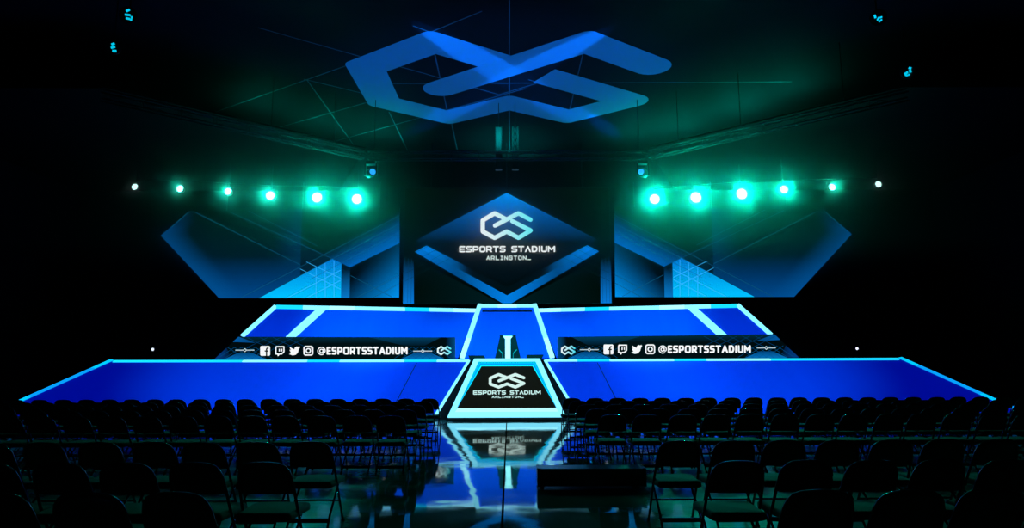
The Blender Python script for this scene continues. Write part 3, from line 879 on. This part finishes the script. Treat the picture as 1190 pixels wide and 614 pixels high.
# ---- side screens (drawn once, mirrored for the other)
def side_screen(sgn):
    side = 'left' if sgn < 0 else 'right'
    t = thing('side_screen', 'angular %s LED screen showing dark blue facets and a bright wedge' % side, 'screen', (sgn * 8, YS, mscr(AX, 346).z), 'angular side screens')
    def mp(x, y):
        v = s_y(x - 588.3, y, YS); return Vector((-sgn * v.x, v.y, v.z))
    d = Draw(mp, .004)
    Z = lambda x, y: (100 + x / 3.1316, 170 + y / 3.1316)
    S = [Z(272, 323), Z(375, 234), Z(1138, 222), Z(1136, 550), Z(483, 551)]
    d.fill(S, lin(1, 9, 7), 0)
    d.up()
    # outer facet
    def of(x, y):
        tt = (y - 245) / 101.0
        a = lerpc(lin(0, 8, 5), lin(0, 24, 36), tt / .52) if tt < .52 else lerpc(lin(0, 24, 36), lin(0, 70, 135), (tt - .52) / .48)
        edge = max(0, 1 - abs(x - 187 - max(0, (y - 273)) * .92) / 34.0) * .6 if y > 262 else max(0, 1 - abs(x - 187) / 40.0) * .35
        a = lerpc(a, lin(16, 84, 152), edge)
        r = max(0, (x - 318) / 32.0) * max(0, 1 - abs(tt - .3) * 1.2) * .45
        return lerpc(a, lin(14, 65, 115), r)
    d.fill([Z(483, 551), Z(272, 323), Z(375, 234), Z(785, 228), Z(777, 468), Z(628, 551)], of, 5)
    # inner upper green field
    d.fill([Z(785, 228), Z(1138, 222), Z(1138, 272), Z(893, 408), Z(781, 345)], grad(0, 241, lin(2, 24, 14), 0, 290, lin(2, 20, 18)), 3)
    # dark triangle
    d.fill([Z(781, 345), Z(893, 408), Z(777, 468)], lin(4, 24, 40), 0)
    # falling band from the upper inner corner
    d.fill([Z(1138, 226), Z(1138, 352), Z(958, 440), Z(893, 408), Z(800, 358)], grad(*Z(960, 330), lin(2, 21, 16), *Z(1010, 420), lin(0, 104, 195), 1.5), 5)
    # bright wedge
    d.fill([Z(628, 551), Z(893, 408), Z(927, 425), Z(925, 551)], grad(0, Z(0, 405)[1], lin(0, 112, 210), 0, Z(0, 545)[1], lin(0, 192, 255)), 4)
    # thin upright slab
    d.fill([Z(927, 425), Z(958, 440), Z(956, 551), Z(925, 551)], grad(*Z(930, 450), lin(2, 8, 14), *Z(955, 551), lin(40, 120, 200)), 3)
    # dark square with light corner
    d.fill([Z(958, 440), Z(1138, 352), Z(1136, 550), Z(956, 551)], grad(*Z(1020, 415), lin(1, 6, 7), *Z(1150, 545), lin(0, 150, 245), 1.6), 5)
    d.up()
    lc = lin(16, 84, 120)
    lb = lin(60, 185, 255)
    for (x0, y0, x1, y1, c) in ((400, 240, 777, 430, lc), (520, 236, 893, 408, lc), (590, 234, 840, 362, lc), (560, 551, 1138, 252, lc), (777, 470, 1138, 282, lc), (820, 480, 1138, 312, lc),
                                (777, 445, 925, 520, lb), (800, 420, 925, 480, lb), (835, 440, 835, 551, lb), (868, 425, 868, 551, lb), (900, 415, 900, 551, lb), (730, 551, 925, 450, lb), (800, 551, 925, 487, lb),
                                (960, 470, 1110, 548, lc), (980, 551, 1136, 470, lc), (375, 236, 315, 290, lc), (1040, 551, 1136, 500, lc)):
        d.stroke([Z(x0, y0), Z(x1, y1)], .5, c, ends=False)
    d.mb.build('led_face', M['led'], t)
    b = MB()
    f_ = [mp(*p) + Vector((0, .004, 0)) for p in S]
    if sgn > 0: f_ = f_[::-1]
    b.slab(f_, [p + Vector((0, .16, 0)) for p in f_]); b.build('cabinet', M['black_metal'], t)
    for px in (262, 350, 440):
        p = mp(px, 243); b = MB(); b.tube([(p.x, YS + .1, p.z - .1), (p.x, YS + .1, ZT + .36)], .02); b.build('hanging_rod', M['black_metal'], t)
side_screen(-1); side_screen(1)

# ================================================================== TRUSSES
def truss(name, label, p, q, size=.26, step=.9):
    p = Vector(p); q = Vector(q); t = (q - p).normalized(); up = Vector((0, 0, 1)); sd = t.cross(up).normalized()
    root = thing(name, label, 'truss', tuple((p + q) / 2), 'lighting trusses over the stage')
    h = size / 2
    cor = [sd * h + up * h, sd * -h + up * h, sd * -h - up * h, sd * h - up * h]
    for c in cor:
        b = MB(); b.tube([p + c, q + c], .024, 8); b.build('chord', M['truss'], root, smooth=True)
    b = MB(); n = max(2, int((q - p).length / step))
    for k in range(n):
        a, c = p.lerp(q, k / n), p.lerp(q, (k + 1) / n)
        for i in range(4):
            i2 = (i + 1) % 4
            b.tube([a + cor[i], c + cor[i2]], .011, 6)
            b.tube([a + cor[i], a + cor[i2]], .011, 6)
    b.build('lacing', M['truss'], root)
    return root
ta = Vector((TA.x, TA.y, ZT)); te = Vector((TE.x, TE.y, ZT))
mx_ = lambda v: Vector((-v.x, v.y, v.z))
tr = truss('lighting_truss', 'straight aluminium truss hanging across the middle above the screens', mx_(ta) + Vector((.1, 0, 0)), ta - Vector((.1, 0, 0)))
for xx in (-4.7, 4.7):
    b = MB(); b.tube([(xx, TA.y, ZT + .13), (xx, TA.y, ZC - .02)], .012); b.build('hoist_chain', M['black_metal'], tr)
for sg, side in ((-1, 'left'), (1, 'right')):
    a = ta if sg > 0 else mx_(ta); e_ = te if sg > 0 else mx_(te)
    tr = truss('lighting_truss', 'angled aluminium truss wing slanting away on the %s side of the middle truss' % side, a + (e_ - a).normalized() * .12, e_)
    for k in (.15, .42, .8):
        p = a.lerp(e_, k); b = MB(); b.tube([p + Vector((0, 0, .13)), (p.x, p.y, ZC - .02)], .012); b.build('hoist_chain', M['black_metal'], tr)
    # cable loom lying over the truss joint
    b = MB(); pts = []
    for k in range(9):
        pts.append(a + Vector((sg * (-.25 + k * .09), -.27 + .03 * math.sin(k * 2.1), -.02 + .05 * math.cos(k * 1.7))))
    b.tube(pts, .03, 6); o = b.build('cable_loom', M['truss'])
    tag(o, 'loose cable loom tied round the %s bend of the stage truss' % side, 'cable')
# two short upright truss columns in the middle
for px, lab in ((579.5, 'plain panelled hanger column over the truss, left of the pair'), (598.8, 'lattice hanger column over the truss, right of the pair')):
    HY = TA.y + .32
    base = at_y(px, 181, HY)
    ztop = at_y(px, 148, HY).z
    t = thing('truss_hanger', lab, 'hanger', (base.x, HY, ZT + .2), 'hanger columns over the truss')
    b = MB()
    for sx in (-.1, .1):
        for sy in (-.1, .1):
            b.tube([(base.x + sx, HY + sy, ZT - .4), (base.x + sx, HY + sy, ztop)], .018, 6)
    b.build('upright', M['alu'], t)
    if px < 590:
        b = MB(); b.box((base.x - .11, HY - .03, ZT + .25), (base.x + .11, HY + .03, ztop)); b.build('cover_panel', M['alu'], t)
    else:
        b = MB(); n = 4
        for k in range(n):
            z0 = ZT + .2 + (ztop - ZT - .2) * k / n; z1 = ZT + .2 + (ztop - ZT - .2) * (k + 1) / n
            for y in (-.1, .1):
                b.tube([(base.x - .1, HY + y, z0), (base.x + .1, HY + y, z1)], .012, 6); b.tube([(base.x + .1, HY + y, z0), (base.x - .1, HY + y, z1)], .012, 6)
        b.build('lacing', M['alu'], t)
    b = MB(); b.box((base.x - .12, HY - .12, ZT - .42), (base.x + .12, HY + .12, ZT - .38)); b.build('foot_plate', M['alu'], t)
    b = MB(); b.tube([(base.x, HY, ztop), (base.x, HY, ZC)], .012); b.build('hoist_chain', M['black_metal'], t)

# ================================================================== LAMPS
def spot(name, loc, target, power, col, size=60, blend=.5, radius=.05):
    l = bpy.data.lights.new(name, 'SPOT'); l.energy = power; l.color = col; l.spot_size = math.radians(size); l.spot_blend = blend; l.shadow_soft_size = radius
    o = bpy.data.objects.new(name, l); COL.objects.link(o); o.location = loc
    o.rotation_euler = (Vector(target) - Vector(loc)).to_track_quat('-Z', 'Y').to_euler()
    return o

# round wash lamps in a bowed line either side of the screens
ZL = 8.05
LAMP_GAIN = 1.05
LAMPS = [(156.8, 217.3, .55, 0, 'lo'), (209.2, 219.5, .62, 22, 'mid'), (265, 222.7, .66, 60, 'mid'), (314.2, 227.5, .85, 180, 'hi'), (368.5, 229.7, 1.0, 480, 'hi'), (414.8, 231.6, 1.0, 480, 'hi'),
         (760.7, 231.6, 1.0, 620, 'hi'), (808.6, 229.7, 1.08, 680, 'hi'), (861.9, 225.6, 1.06, 620, 'hi'), (911, 220.4, .75, 240, 'mid'), (967, 217.6, .62, 40, 'mid'), (1020.6, 214.4, .56, 0, 'lo')]
def lamp_fixture(loc, lens, label):
    """round can facing -Y, yoke and clamp above it; loc is the centre of its lens"""
    t = thing('stage_lamp', label, 'stage lamp', tuple(loc), 'round stage lamps')
    L = Vector(loc)
    b = MB(); b.lathe([(.10, .34), (.17, .30), (.215, .12), (.22, 0.0), (.235, -.02), (.235, -.05), (.21, -.05), (.205, -.01)], L, (0, 1, 0), 24); b.build('housing', M['black_metal'], t, smooth=True)
    b = MB(); b.lathe([(.001, -.035), (.12, -.032), (.2, -.016), (.2, -.004)], L, (0, 1, 0), 24); b.build('lens', M[lens], t, smooth=True)
    b = MB(); b.tube([L + Vector((-.25, .12, 0)), L + Vector((-.25, .12, .3)), L + Vector((.25, .12, .3)), L + Vector((.25, .12, 0))], .014, 8); b.build('yoke', M['black_metal'], t)
    b = MB(); b.tube([L + Vector((0, .12, .3)), L + Vector((0, .12, .44))], .03, 8); b.build('clamp', M['black_metal'], t)
    return t
ORD = ['first', 'second', 'third', 'fourth', 'fifth', 'sixth', 'seventh', 'eighth', 'ninth', 'tenth', 'eleventh', 'twelfth', 'thirteenth', 'fourteenth', 'fifteenth', 'sixteenth', 'seventeenth',
       'eighteenth', 'nineteenth', 'twentieth', 'twenty-first', 'twenty-second', 'twenty-third']
GREEN = (0.0, 1.0, 0.64)
lamp_pos = []
for k, (px, py, sc, pw, lens) in enumerate(LAMPS):
    p = at_z(px, py, ZL); lamp_pos.append(p)
    side = 'left' if k < 6 else 'right'
    rank = 5 - k if k < 6 else k - 6
    state = {'hi': 'dazzling', 'mid': 'bright', 'lo': 'dim'}[lens]
    t = lamp_fixture(p, 'lamp_' + lens, '%s green-white round lamp, %s outwards from the middle in the %s row' % (state, ORD[rank], side))
    t.scale = (sc,) * 3
    # turn the lamp towards the seats
    if pw > 0:
        spot('stage_lamp_light', p + Vector((0, -.12, 0)), (p.x * .75, 2, 1.0), pw * LAMP_GAIN * (.75 if k < 6 else 0.95), GREEN, size=88, blend=.9, radius=.12)
for sg, side in ((-1, 'left'), (1, 'right')):
    pts = [p + Vector((0, .12 * L_[2], .44 * L_[2] + .03)) for p, L_ in list(zip(lamp_pos, LAMPS))[(0 if sg < 0 else 6):(6 if sg < 0 else 12)]]
    t = thing('lighting_pipe', 'dark bowed pipe carrying the %s row of round lamps' % side, 'pipe', tuple(pts[2]), 'lamp pipes')
    b = MB(); b.tube(pts, .025, 8); b.build('pipe', M['black_metal'], t, smooth=True)
    for p in (pts[0], pts[2], pts[3], pts[5]):
        b = MB(); b.tube([p, (p.x, p.y, ZT + .36)], .01, 6); b.build('hanging_rod', M['black_metal'], t)

# moving heads under the truss ends
def moving_head(px, py, aim, label):
    c = at_z(px, py, ZT - .62); c.y = TA.y - .05
    c = at_y(px, py, TA.y - .05)
    t = thing('moving_head', label, 'stage lamp', tuple(c), 'moving head lamps')
    top = ZT - .18
    b = MB(); b.box((c.x - .17, c.y - .13, top - .16), (c.x + .17, c.y + .13, top - .04)); b.build('base', M['black_metal'], t, bevel=.02)
    b = MB(); b.tube([(c.x, c.y, top - .04), (c.x, c.y, top + .02)], .03); b.build('clamp', M['truss'], t)
    for sx in (-.2, .2):
        b = MB(); b.box((c.x + sx - .03, c.y - .07, c.z - .1), (c.x + sx + .03, c.y + .07, top - .12)); b.build('yoke_arm', M['black_metal'], t, bevel=.015)
    ax = Vector(aim) - c; ax.normalize()
    b = MB(); b.lathe([(.08, -.3), (.14, -.26), (.16, -.05), (.15, .12), (.13, .2), (.13, .24), (.11, .24)], c, ax, 18)
    hd = b.build('head', M['black_metal'], t, smooth=True)
    b = MB(); b.lathe([(.001, .275), (.09, .265), (.105, .245)], c, ax, 18); b.build('lens', M['lens_blue'], t)
    b = MB(); vis = Vector((-.25 if px < 590 else .25, 0, 0))
    return t, c, ax
tl, cl_, axl = moving_head(431, 201, (3.5, 6, 6.5), 'moving head lamp with blue lens under the left bend of the truss')
tr_, cr2, axr = moving_head(747, 201, (-3.5, 6, 6.5), 'moving head lamp with blue lens under the right bend of the truss')

def gobo(name, loc, pa, pb, half_w, soft, power, col):
    """projector whose shutter cuts the beam to a long oval on the ceiling between pa and pb"""
    l = bpy.data.lights.new(name, 'POINT'); l.energy = power; l.color = (1, 1, 1); l.shadow_soft_size = 0.02
    l.use_nodes = True
    nt = l.node_tree; L = nt.links.new
    em = nt.nodes['Emission']; em.inputs['Color'].default_value = (*col, 1)
    tc = nt.nodes.new('ShaderNodeTexCoord')
    sx = nt.nodes.new('ShaderNodeSeparateXYZ'); L(tc.outputs['Normal'], sx.inputs[0])
    def mth(op, a, bb):
        n = nt.nodes.new('ShaderNodeMath'); n.operation = op
        for k, v in enumerate((a, bb)):
            if v is None: continue
            if isinstance(v, (int, float)): n.inputs[k].default_value = v
            else: L(v, n.inputs[k])
        return n.outputs[0]
    hgt = ZC - loc[2]
    hx = mth('MULTIPLY', mth('DIVIDE', sx.outputs['X'], sx.outputs['Z']), hgt)
    hy = mth('MULTIPLY', mth('DIVIDE', sx.outputs['Y'], sx.outputs['Z']), hgt)
    c = ((pa[0] + pb[0]) / 2 - loc[0], (pa[1] + pb[1]) / 2 - loc[1])
    dx, dy = pb[0] - pa[0], pb[1] - pa[1]; hl = math.hypot(dx, dy) / 2; ux, uy = dx / (2 * hl), dy / (2 * hl)
    rx = mth('SUBTRACT', hx, c[0]); ry = mth('SUBTRACT', hy, c[1])
    u = mth('DIVIDE', mth('ADD', mth('MULTIPLY', rx, ux), mth('MULTIPLY', ry, uy)), hl)
    v = mth('DIVIDE', mth('SUBTRACT', mth('MULTIPLY', ry, ux), mth('MULTIPLY', rx, uy)), half_w)
    rr = mth('SQRT', mth('ADD', mth('MULTIPLY', u, u), mth('MULTIPLY', v, v)), None)
    mr = nt.nodes.new('ShaderNodeMapRange'); mr.interpolation_type = 'SMOOTHSTEP'
    L(rr, mr.inputs[0]); mr.inputs[1].default_value = 1.0; mr.inputs[2].default_value = 1.0 - soft; mr.inputs[3].default_value = 0; mr.inputs[4].default_value = 1
    L(mr.outputs[0], em.inputs['Strength'])
    o = bpy.data.objects.new(name, l); COL.objects.link(o); o.location = loc
    return o
BLUE = (0.0, 0.19, 1.0)
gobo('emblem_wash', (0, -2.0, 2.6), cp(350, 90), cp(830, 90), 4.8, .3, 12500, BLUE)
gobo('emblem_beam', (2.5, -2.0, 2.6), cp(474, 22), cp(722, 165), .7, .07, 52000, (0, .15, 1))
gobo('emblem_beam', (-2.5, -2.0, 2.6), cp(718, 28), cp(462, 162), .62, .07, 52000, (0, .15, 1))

gobo('added_truss_wash', (0, -2.0, 2.6), cp(505, 168), cp(675, 168), 3.2, 1.0, 200000, (0, .8, .8))  # added unseen lamp tinting the hanger columns and ceiling teal
gobo('added_patch_lamp', (2.5, -2.0, 2.6), cp(684, 131), cp(721, 163), .5, .6, 500000, (0, .13, 1))  # added unseen lamp, makes the bright blob beside the emblem
gobo('added_patch_lamp', (-2.5, -2.0, 2.6), cp(513, 138), cp(468, 160), .5, .8, 90000, (0, .13, 1))  # fainter added lamp for the blob on the other side
# small green floodlights standing on the soffits and truss, throwing light up on the ceiling
for xx, yy, zz, pw in ((-5.2, 26.6, 9.5, 170), (-7.2, 25.6, 9.5, 130), (-8.8, 23.6, 9.5, 90), (5.3, 26.8, 9.5, 230), (7.0, 26.0, 9.5, 330), (8.6, 24.0, 9.5, 300), (9.8, 22.2, 9.6, 140)):
    spot('ceiling_flood', (xx, yy, zz), (xx * .97, yy - .2, ZC), pw, (0, 1.0, .72), size=165, blend=1.0, radius=.3)

# added lamps out of view that brighten the blue stage faces
for xx, pw in ((-7.5, 4800), (-3.0, 4200), (3.0, 4200), (7.5, 4800)):
    spot('added_lower_wash', (xx * .7, 12.5, 10.4), (xx, 22.6, 1.4), pw, (0.0, 0.55, 1.0), size=42, blend=.9, radius=.1)
for xx, pw in ((-5.0, 7500), (0, 9000), (5.0, 7500)):
    spot('added_upper_wash', (xx * .7, 12.5, 10.4), (xx, 25.9, 2.5), pw, (0.0, 0.9, 1.0), size=25, blend=.9, radius=.1)

# side cluster lamps high up near the walls
def cluster(px, py, Z, cells, label):
    c = at_z(px, py, Z)
    t = thing('led_cluster_lamp', label, 'stage lamp', tuple(c), 'small cluster lamps')
    dirn = (Vector((CX, 0, H)) - c).normalized()
    u = dirn.cross(Vector((0, 0, 1))).normalized(); w = u.cross(dirn).normalized()
    if u.x < 0: u = -u
    b = MB(); b.lathe([(.1, -.3), (.17, -.2), (.19, 0), (.19, .03), (.17, .03)], c, dirn, 20); b.build('housing', M['black_metal'], t, smooth=True)
    b = MB()
    k = c.length / F
    for (x, y, ww, hh, an) in cells:
        o_ = c + u * (x * k) + w * (-y * k) + dirn * .035
        uu = u * math.cos(an) + w * math.sin(an); vv = -u * math.sin(an) + w * math.cos(an)
        q = [o_ - uu * ww * k / 2 - vv * hh * k / 2, o_ + uu * ww * k / 2 - vv * hh * k / 2, o_ + uu * ww * k / 2 + vv * hh * k / 2, o_ - uu * ww * k / 2 + vv * hh * k / 2]
        b.slab(q, [p - dirn * .01 for p in q])
    b.build('led_cells', M['cell'], t)
    b = MB(); b.tube([c + Vector((0, .05, .1)), (c.x, c.y + .05, ZC)], .015, 6); b.build('hanging_rod', M['black_metal'], t)
CA = [(-.5, -4, 3.5, 2, .7), (-.4, 0, 4.6, 1.9, .12), (0, 3.2, 3.4, 1.9, 0), (3, 1.4, 1.6, 2, .3), (2.6, 3.6, 1.6, 2, 0)]
cluster(149, 17.5, 9.6, CA, 'cyan cluster lamp topmost on the left near the ceiling')
cluster(131, 55, 9.6, [(0, -3, 3, 2, .6), (.2, 0, 3.8, 1.9, .5), (1.6, 3, 3.6, 2.2, .2)], 'cyan cluster lamp below the topmost one on the left')
cluster(1020.5, 21, 9.6, [(-2.4, -2, 1.8, 3.4, .2), (0, .5, 1.6, 3.4, -.6), (2.2, 0, 2.4, 1.5, .2), (1.6, 2.8, 3.4, 1.6, .5)], 'cyan cluster lamp topmost on the right near the ceiling')
cluster(1055, 83.5, 9.6, [(2, -3, 2.4, 2, -.6), (2, -.2, 2, 3, .1), (-.6, .6, 1.6, 2.2, .1), (-2, 1.8, 1.8, 3.4, .3), (0, 3, 3.4, 1.5, .2)], 'cyan cluster lamp lower down on the right side')

# little lamps standing behind the stage ends
for px, py, lab in ((177.5, 406.3, 'tiny white lamp on a stand at the far left of the deck'), (996, 405.3, 'tiny white lamp on a stand at the far right of the deck')):
    p = at_y(px, py, 26.0); sg = -1 if px < 590 else 1
    t = thing('deck_lamp', lab, 'lamp', (p.x, p.y, ZD - .04), 'tiny lamps on the deck')
    b = MB(); b.tube([(p.x, p.y + .06, ZD - .038), (p.x, p.y + .06, p.z)], .015); b.lathe([(.12, 0), (.12, .015), (.03, .03)], (p.x, p.y + .06, ZD - .038), (0, 0, 1), 16); b.build('stand', M['black_metal'], t)
    b = MB(); b.box((p.x - .12, p.y, p.z - .07), (p.x + .12, p.y + .12, p.z + .07)); b.build('housing', M['black_metal'], t, bevel=.02)
    b = MB(); b.lathe([(.001, -.012), (.045, -.008), (.055, 0), (.055, .01)], (p.x, p.y, p.z), (0, 1, 0), 16); b.build('lens', M['work'], t)

# ================================================================== HAZE round the lamps
m = bpy.data.materials.new('stage_haze'); m.use_nodes = True
nt = m.node_tree
for n in list(nt.nodes): nt.nodes.remove(n)
o_ = nt.nodes.new('ShaderNodeOutputMaterial'); v_ = nt.nodes.new('ShaderNodeVolumeScatter')
v_.inputs['Color'].default_value = (1, 1, 1, 1); v_.inputs['Density'].default_value = 0.017; v_.inputs['Anisotropy'].default_value = 0.97
v2 = nt.nodes.new('ShaderNodeVolumeScatter'); v2.inputs['Density'].default_value = 0.0003; v2.inputs['Anisotropy'].default_value = 0.0
ad = nt.nodes.new('ShaderNodeAddShader'); nt.links.new(v_.outputs[0], ad.inputs[0]); nt.links.new(v2.outputs[0], ad.inputs[1])
nt.links.new(ad.outputs[0], o_.inputs['Volume'])
m.cycles.volume_sampling = 'EQUIANGULAR'
b = MB(); b.box((-14.5, 16.5, 4.6), (14.5, 27.6, ZC - .05))
o = b.build('haze', m); o['kind'] = 'stuff'; tag(o, 'thin green-lit stage haze hanging round the lamps and truss', 'haze')

# ================================================================== LOW CASE in the aisle
p0 = at_z(625, 568, 0); 
t = thing('equipment_case', 'low black case lying across the aisle floor behind the front chairs', 'case', (p0.x + .5, p0.y + .2, 0))
b = MB(); b.box((p0.x, p0.y, .02), (p0.x + 1.35, p0.y + .34, .235)); b.build('body', M['glossy_black'], t, bevel=.012)
for xx in (p0.x - .004, p0.x + 1.31):
    b = MB(); b.box((xx, p0.y - .004, .018), (xx + .044, p0.y + .344, .24)); b.build('corner_trim', M['black_metal'], t, bevel=.004)
b = MB(); b.box((p0.x, p0.y - .003, .15), (p0.x + 1.35, p0.y, .158)); b.build('lid_seam', M['truss'], t)
for xx in (.06, 1.25):
    b = MB(); b.lathe([(.02, 0), (.02, .022)], (p0.x + xx, p0.y + .05, 0), (0, 0, 1), 10); b.build('foot', M['rubber'], t)
    b = MB(); b.lathe([(.02, 0), (.02, .022)], (p0.x + xx, p0.y + .29, 0), (0, 0, 1), 10); b.build('foot', M['rubber'], t)

# ================================================================== FOLDING CHAIRS
def rounded(pts_xz, y0, y1, mb):
    mb.slab([(x, y0, z) for x, z in pts_xz], [(x, y1, z) for x, z in pts_xz])
def make_chair():
    t = thing('folding_chair', 'x', 'chair')
    # seat: padded board, narrower at the back
    b = MB()
    out = []
    for (cx, cy, r, a0) in ((.175, .22, .05, 0), (-.175, .22, .05, 90), (-.155, -.16, .05, 180), (.155, -.16, .05, 270)):
        for k in range(5):
            a = math.radians(a0 + 90 * k / 4); out.append((cx + r * math.cos(a), cy + r * math.sin(a)))
    rings = [(.94, .378), (1.0, .386), (1.0, .418), (.97, .432), (.86, .440)]
    prev = None
    for s_, z in rings:
        ring = []
        for (x, y) in out:
            ring.append(len(b.v)); b.v.append(Vector((x * s_, .015 + (y - .015) * s_, z))); b.c.append((0, 0, 0))
        if prev:
            for k in range(len(ring)):
                k2 = (k + 1) % len(ring); b.f.append((prev[k], prev[k2], ring[k2], ring[k])); b.m.append(0)
        else:
            b.f.append(tuple(reversed(ring))); b.m.append(0)
        prev = ring
    b.f.append(tuple(prev)); b.m.append(0)
    b.build('seat', M['vinyl'], t, smooth=True)
    # frame: one bent tube from the front feet up and over the back
    def back_y(z): return .235 - .50 * z / .8 * 1.0 if z < .46 else (.235 - .2875) - (z - .46) * .55
    side = [(.215, 0), (.212, .2), (.208, .46), (.202, .60), (.192, .70)]
    arch = [(.178, .742), (.152, .775), (.115, .793), (.06, .80), (0, .802)]
    pr = [(x, back_y(z), z) for x, z in side + arch]
    path = [(-x, y, z) for x, y, z in pr] + [(x, y, z) for x, y, z in reversed(pr[:-1])]
    b = MB(); b.tube(path, .0115, 8); b.build('front_frame', M['chair_tube'], t, smooth=True)
    # rear legs: bent tube hinged under the front of the seat
    rp_ = [(-.188, -.24, 0), (-.186, -.14, .13), (-.184, .13, .36), (-.16, .15, .372), (.16, .15, .372), (.184, .13, .36), (.186, -.14, .13), (.188, -.24, 0)]
    b = MB(); b.tube(rp_, .011, 8); b.build('rear_frame', M['chair_tube'], t, smooth=True)
    b = MB(); b.tube([(-.21, back_y(.22), .22), (.21, back_y(.22), .22)], .010, 6); b.build('crossbar', M['chair_tube'], t)
    b = MB(); b.box((-.188, -.205, .075), (.188, -.195, .115)); b.build('crossbar', M['chair_tube'], t)
    # backrest: curved padded shell inside the bow
    b = MB()
    nx, rows = 10, [(.565, .190), (.58, .196), (.66, .192), (.72, .180), (.76, .158), (.785, .115), (.793, .06)]
    for th, flip in ((-.014, False), (.012, True)):
        i0 = len(b.v)
        for z, hw in rows:
            for k in range(nx + 1):
                u = -1 + 2 * k / nx
                b.v.append(Vector((hw * u, back_y(z) - .018 * (1 - u * u) + th * (1 if abs(u) < .99 else .3), z))); b.c.append((0, 0, 0))
        for r in range(len(rows) - 1):
            for k in range(nx):
                a = i0 + r * (nx + 1) + k; q = (a, a + 1, a + nx + 2, a + nx + 1)
                b.f.append(q if not flip else q[::-1]); b.m.append(0)
    N = len(rows) * (nx + 1)
    loop = list(range(nx + 1)) + [r * (nx + 1) + nx for r in range(1, len(rows))] + [(len(rows) - 1) * (nx + 1) + k for k in range(nx - 1, -1, -1)] + [r * (nx + 1) for r in range(len(rows) - 2, 0, -1)]
    for k in range(len(loop)):
        a, c = loop[k], loop[(k + 1) % len(loop)]
        b.f.append((c, a, a + N, c + N)); b.m.append(0)
    b.build('backrest', M['backvinyl'], t, smooth=True)
    for sx in (-1, 1):
        b = MB(); b.lathe([(.016, 0), (.015, .03)], (sx * .215, .235, 0), (0, 0, 1), 8); b.build('foot_cap', M['rubber'], t)
        b = MB(); b.lathe([(.016, 0), (.015, .03)], (sx * .188, -.24, 0), (0, 0, 1), 8); b.build('foot_cap', M['rubber'], t)
    return t
chair0 = make_chair(); used = [False]
# rows: distance, start left of the aisle, start right of it, spacing
ROWS = [(15.0, 1.67, 1.44, .498), (13.75, 1.66, 1.46, .498), (12.5, 1.65, 1.5, .498), (11.2, 1.63, 1.52, .498), (9.85, 1.62, 1.55, .498),
        (6.45, 1.78, 1.66, .50), (5.1, 1.74, 1.76, .50), (3.9, 1.80, 1.82, .50)]
for r, (Yr, sl, sr, pit) in enumerate(ROWS):
    lim = 595 / F * (Yr + 1.0) * 1.0 + .45
    for sg, s0, side in ((-1, sl, 'left'), (1, sr, 'right')):
        k = 0
        while True:
            x = s0 + k * pit
            if x > lim: break
            lab = 'black padded folding chair, %s from the aisle, %s row from the stage, %s block' % (ORD[k], ORD[r], side)
            jx = random.uniform(-.012, .012); jy = random.uniform(-.03, .03); jr = random.uniform(-.04, .04)
            if not used[0]:
                c = chair0; used[0] = True
                c.location = (sg * x + jx, Yr + .28 + jy, 0); c.rotation_euler = (0, 0, jr)
            else:
                c = copy_tree(chair0, (sg * x + jx, Yr + .28 + jy, 0), (0, 0, jr))
            c['label'] = lab; c['category'] = 'chair'
            c['group'] = 'folding chairs in rows facing the stage'
            k += 1
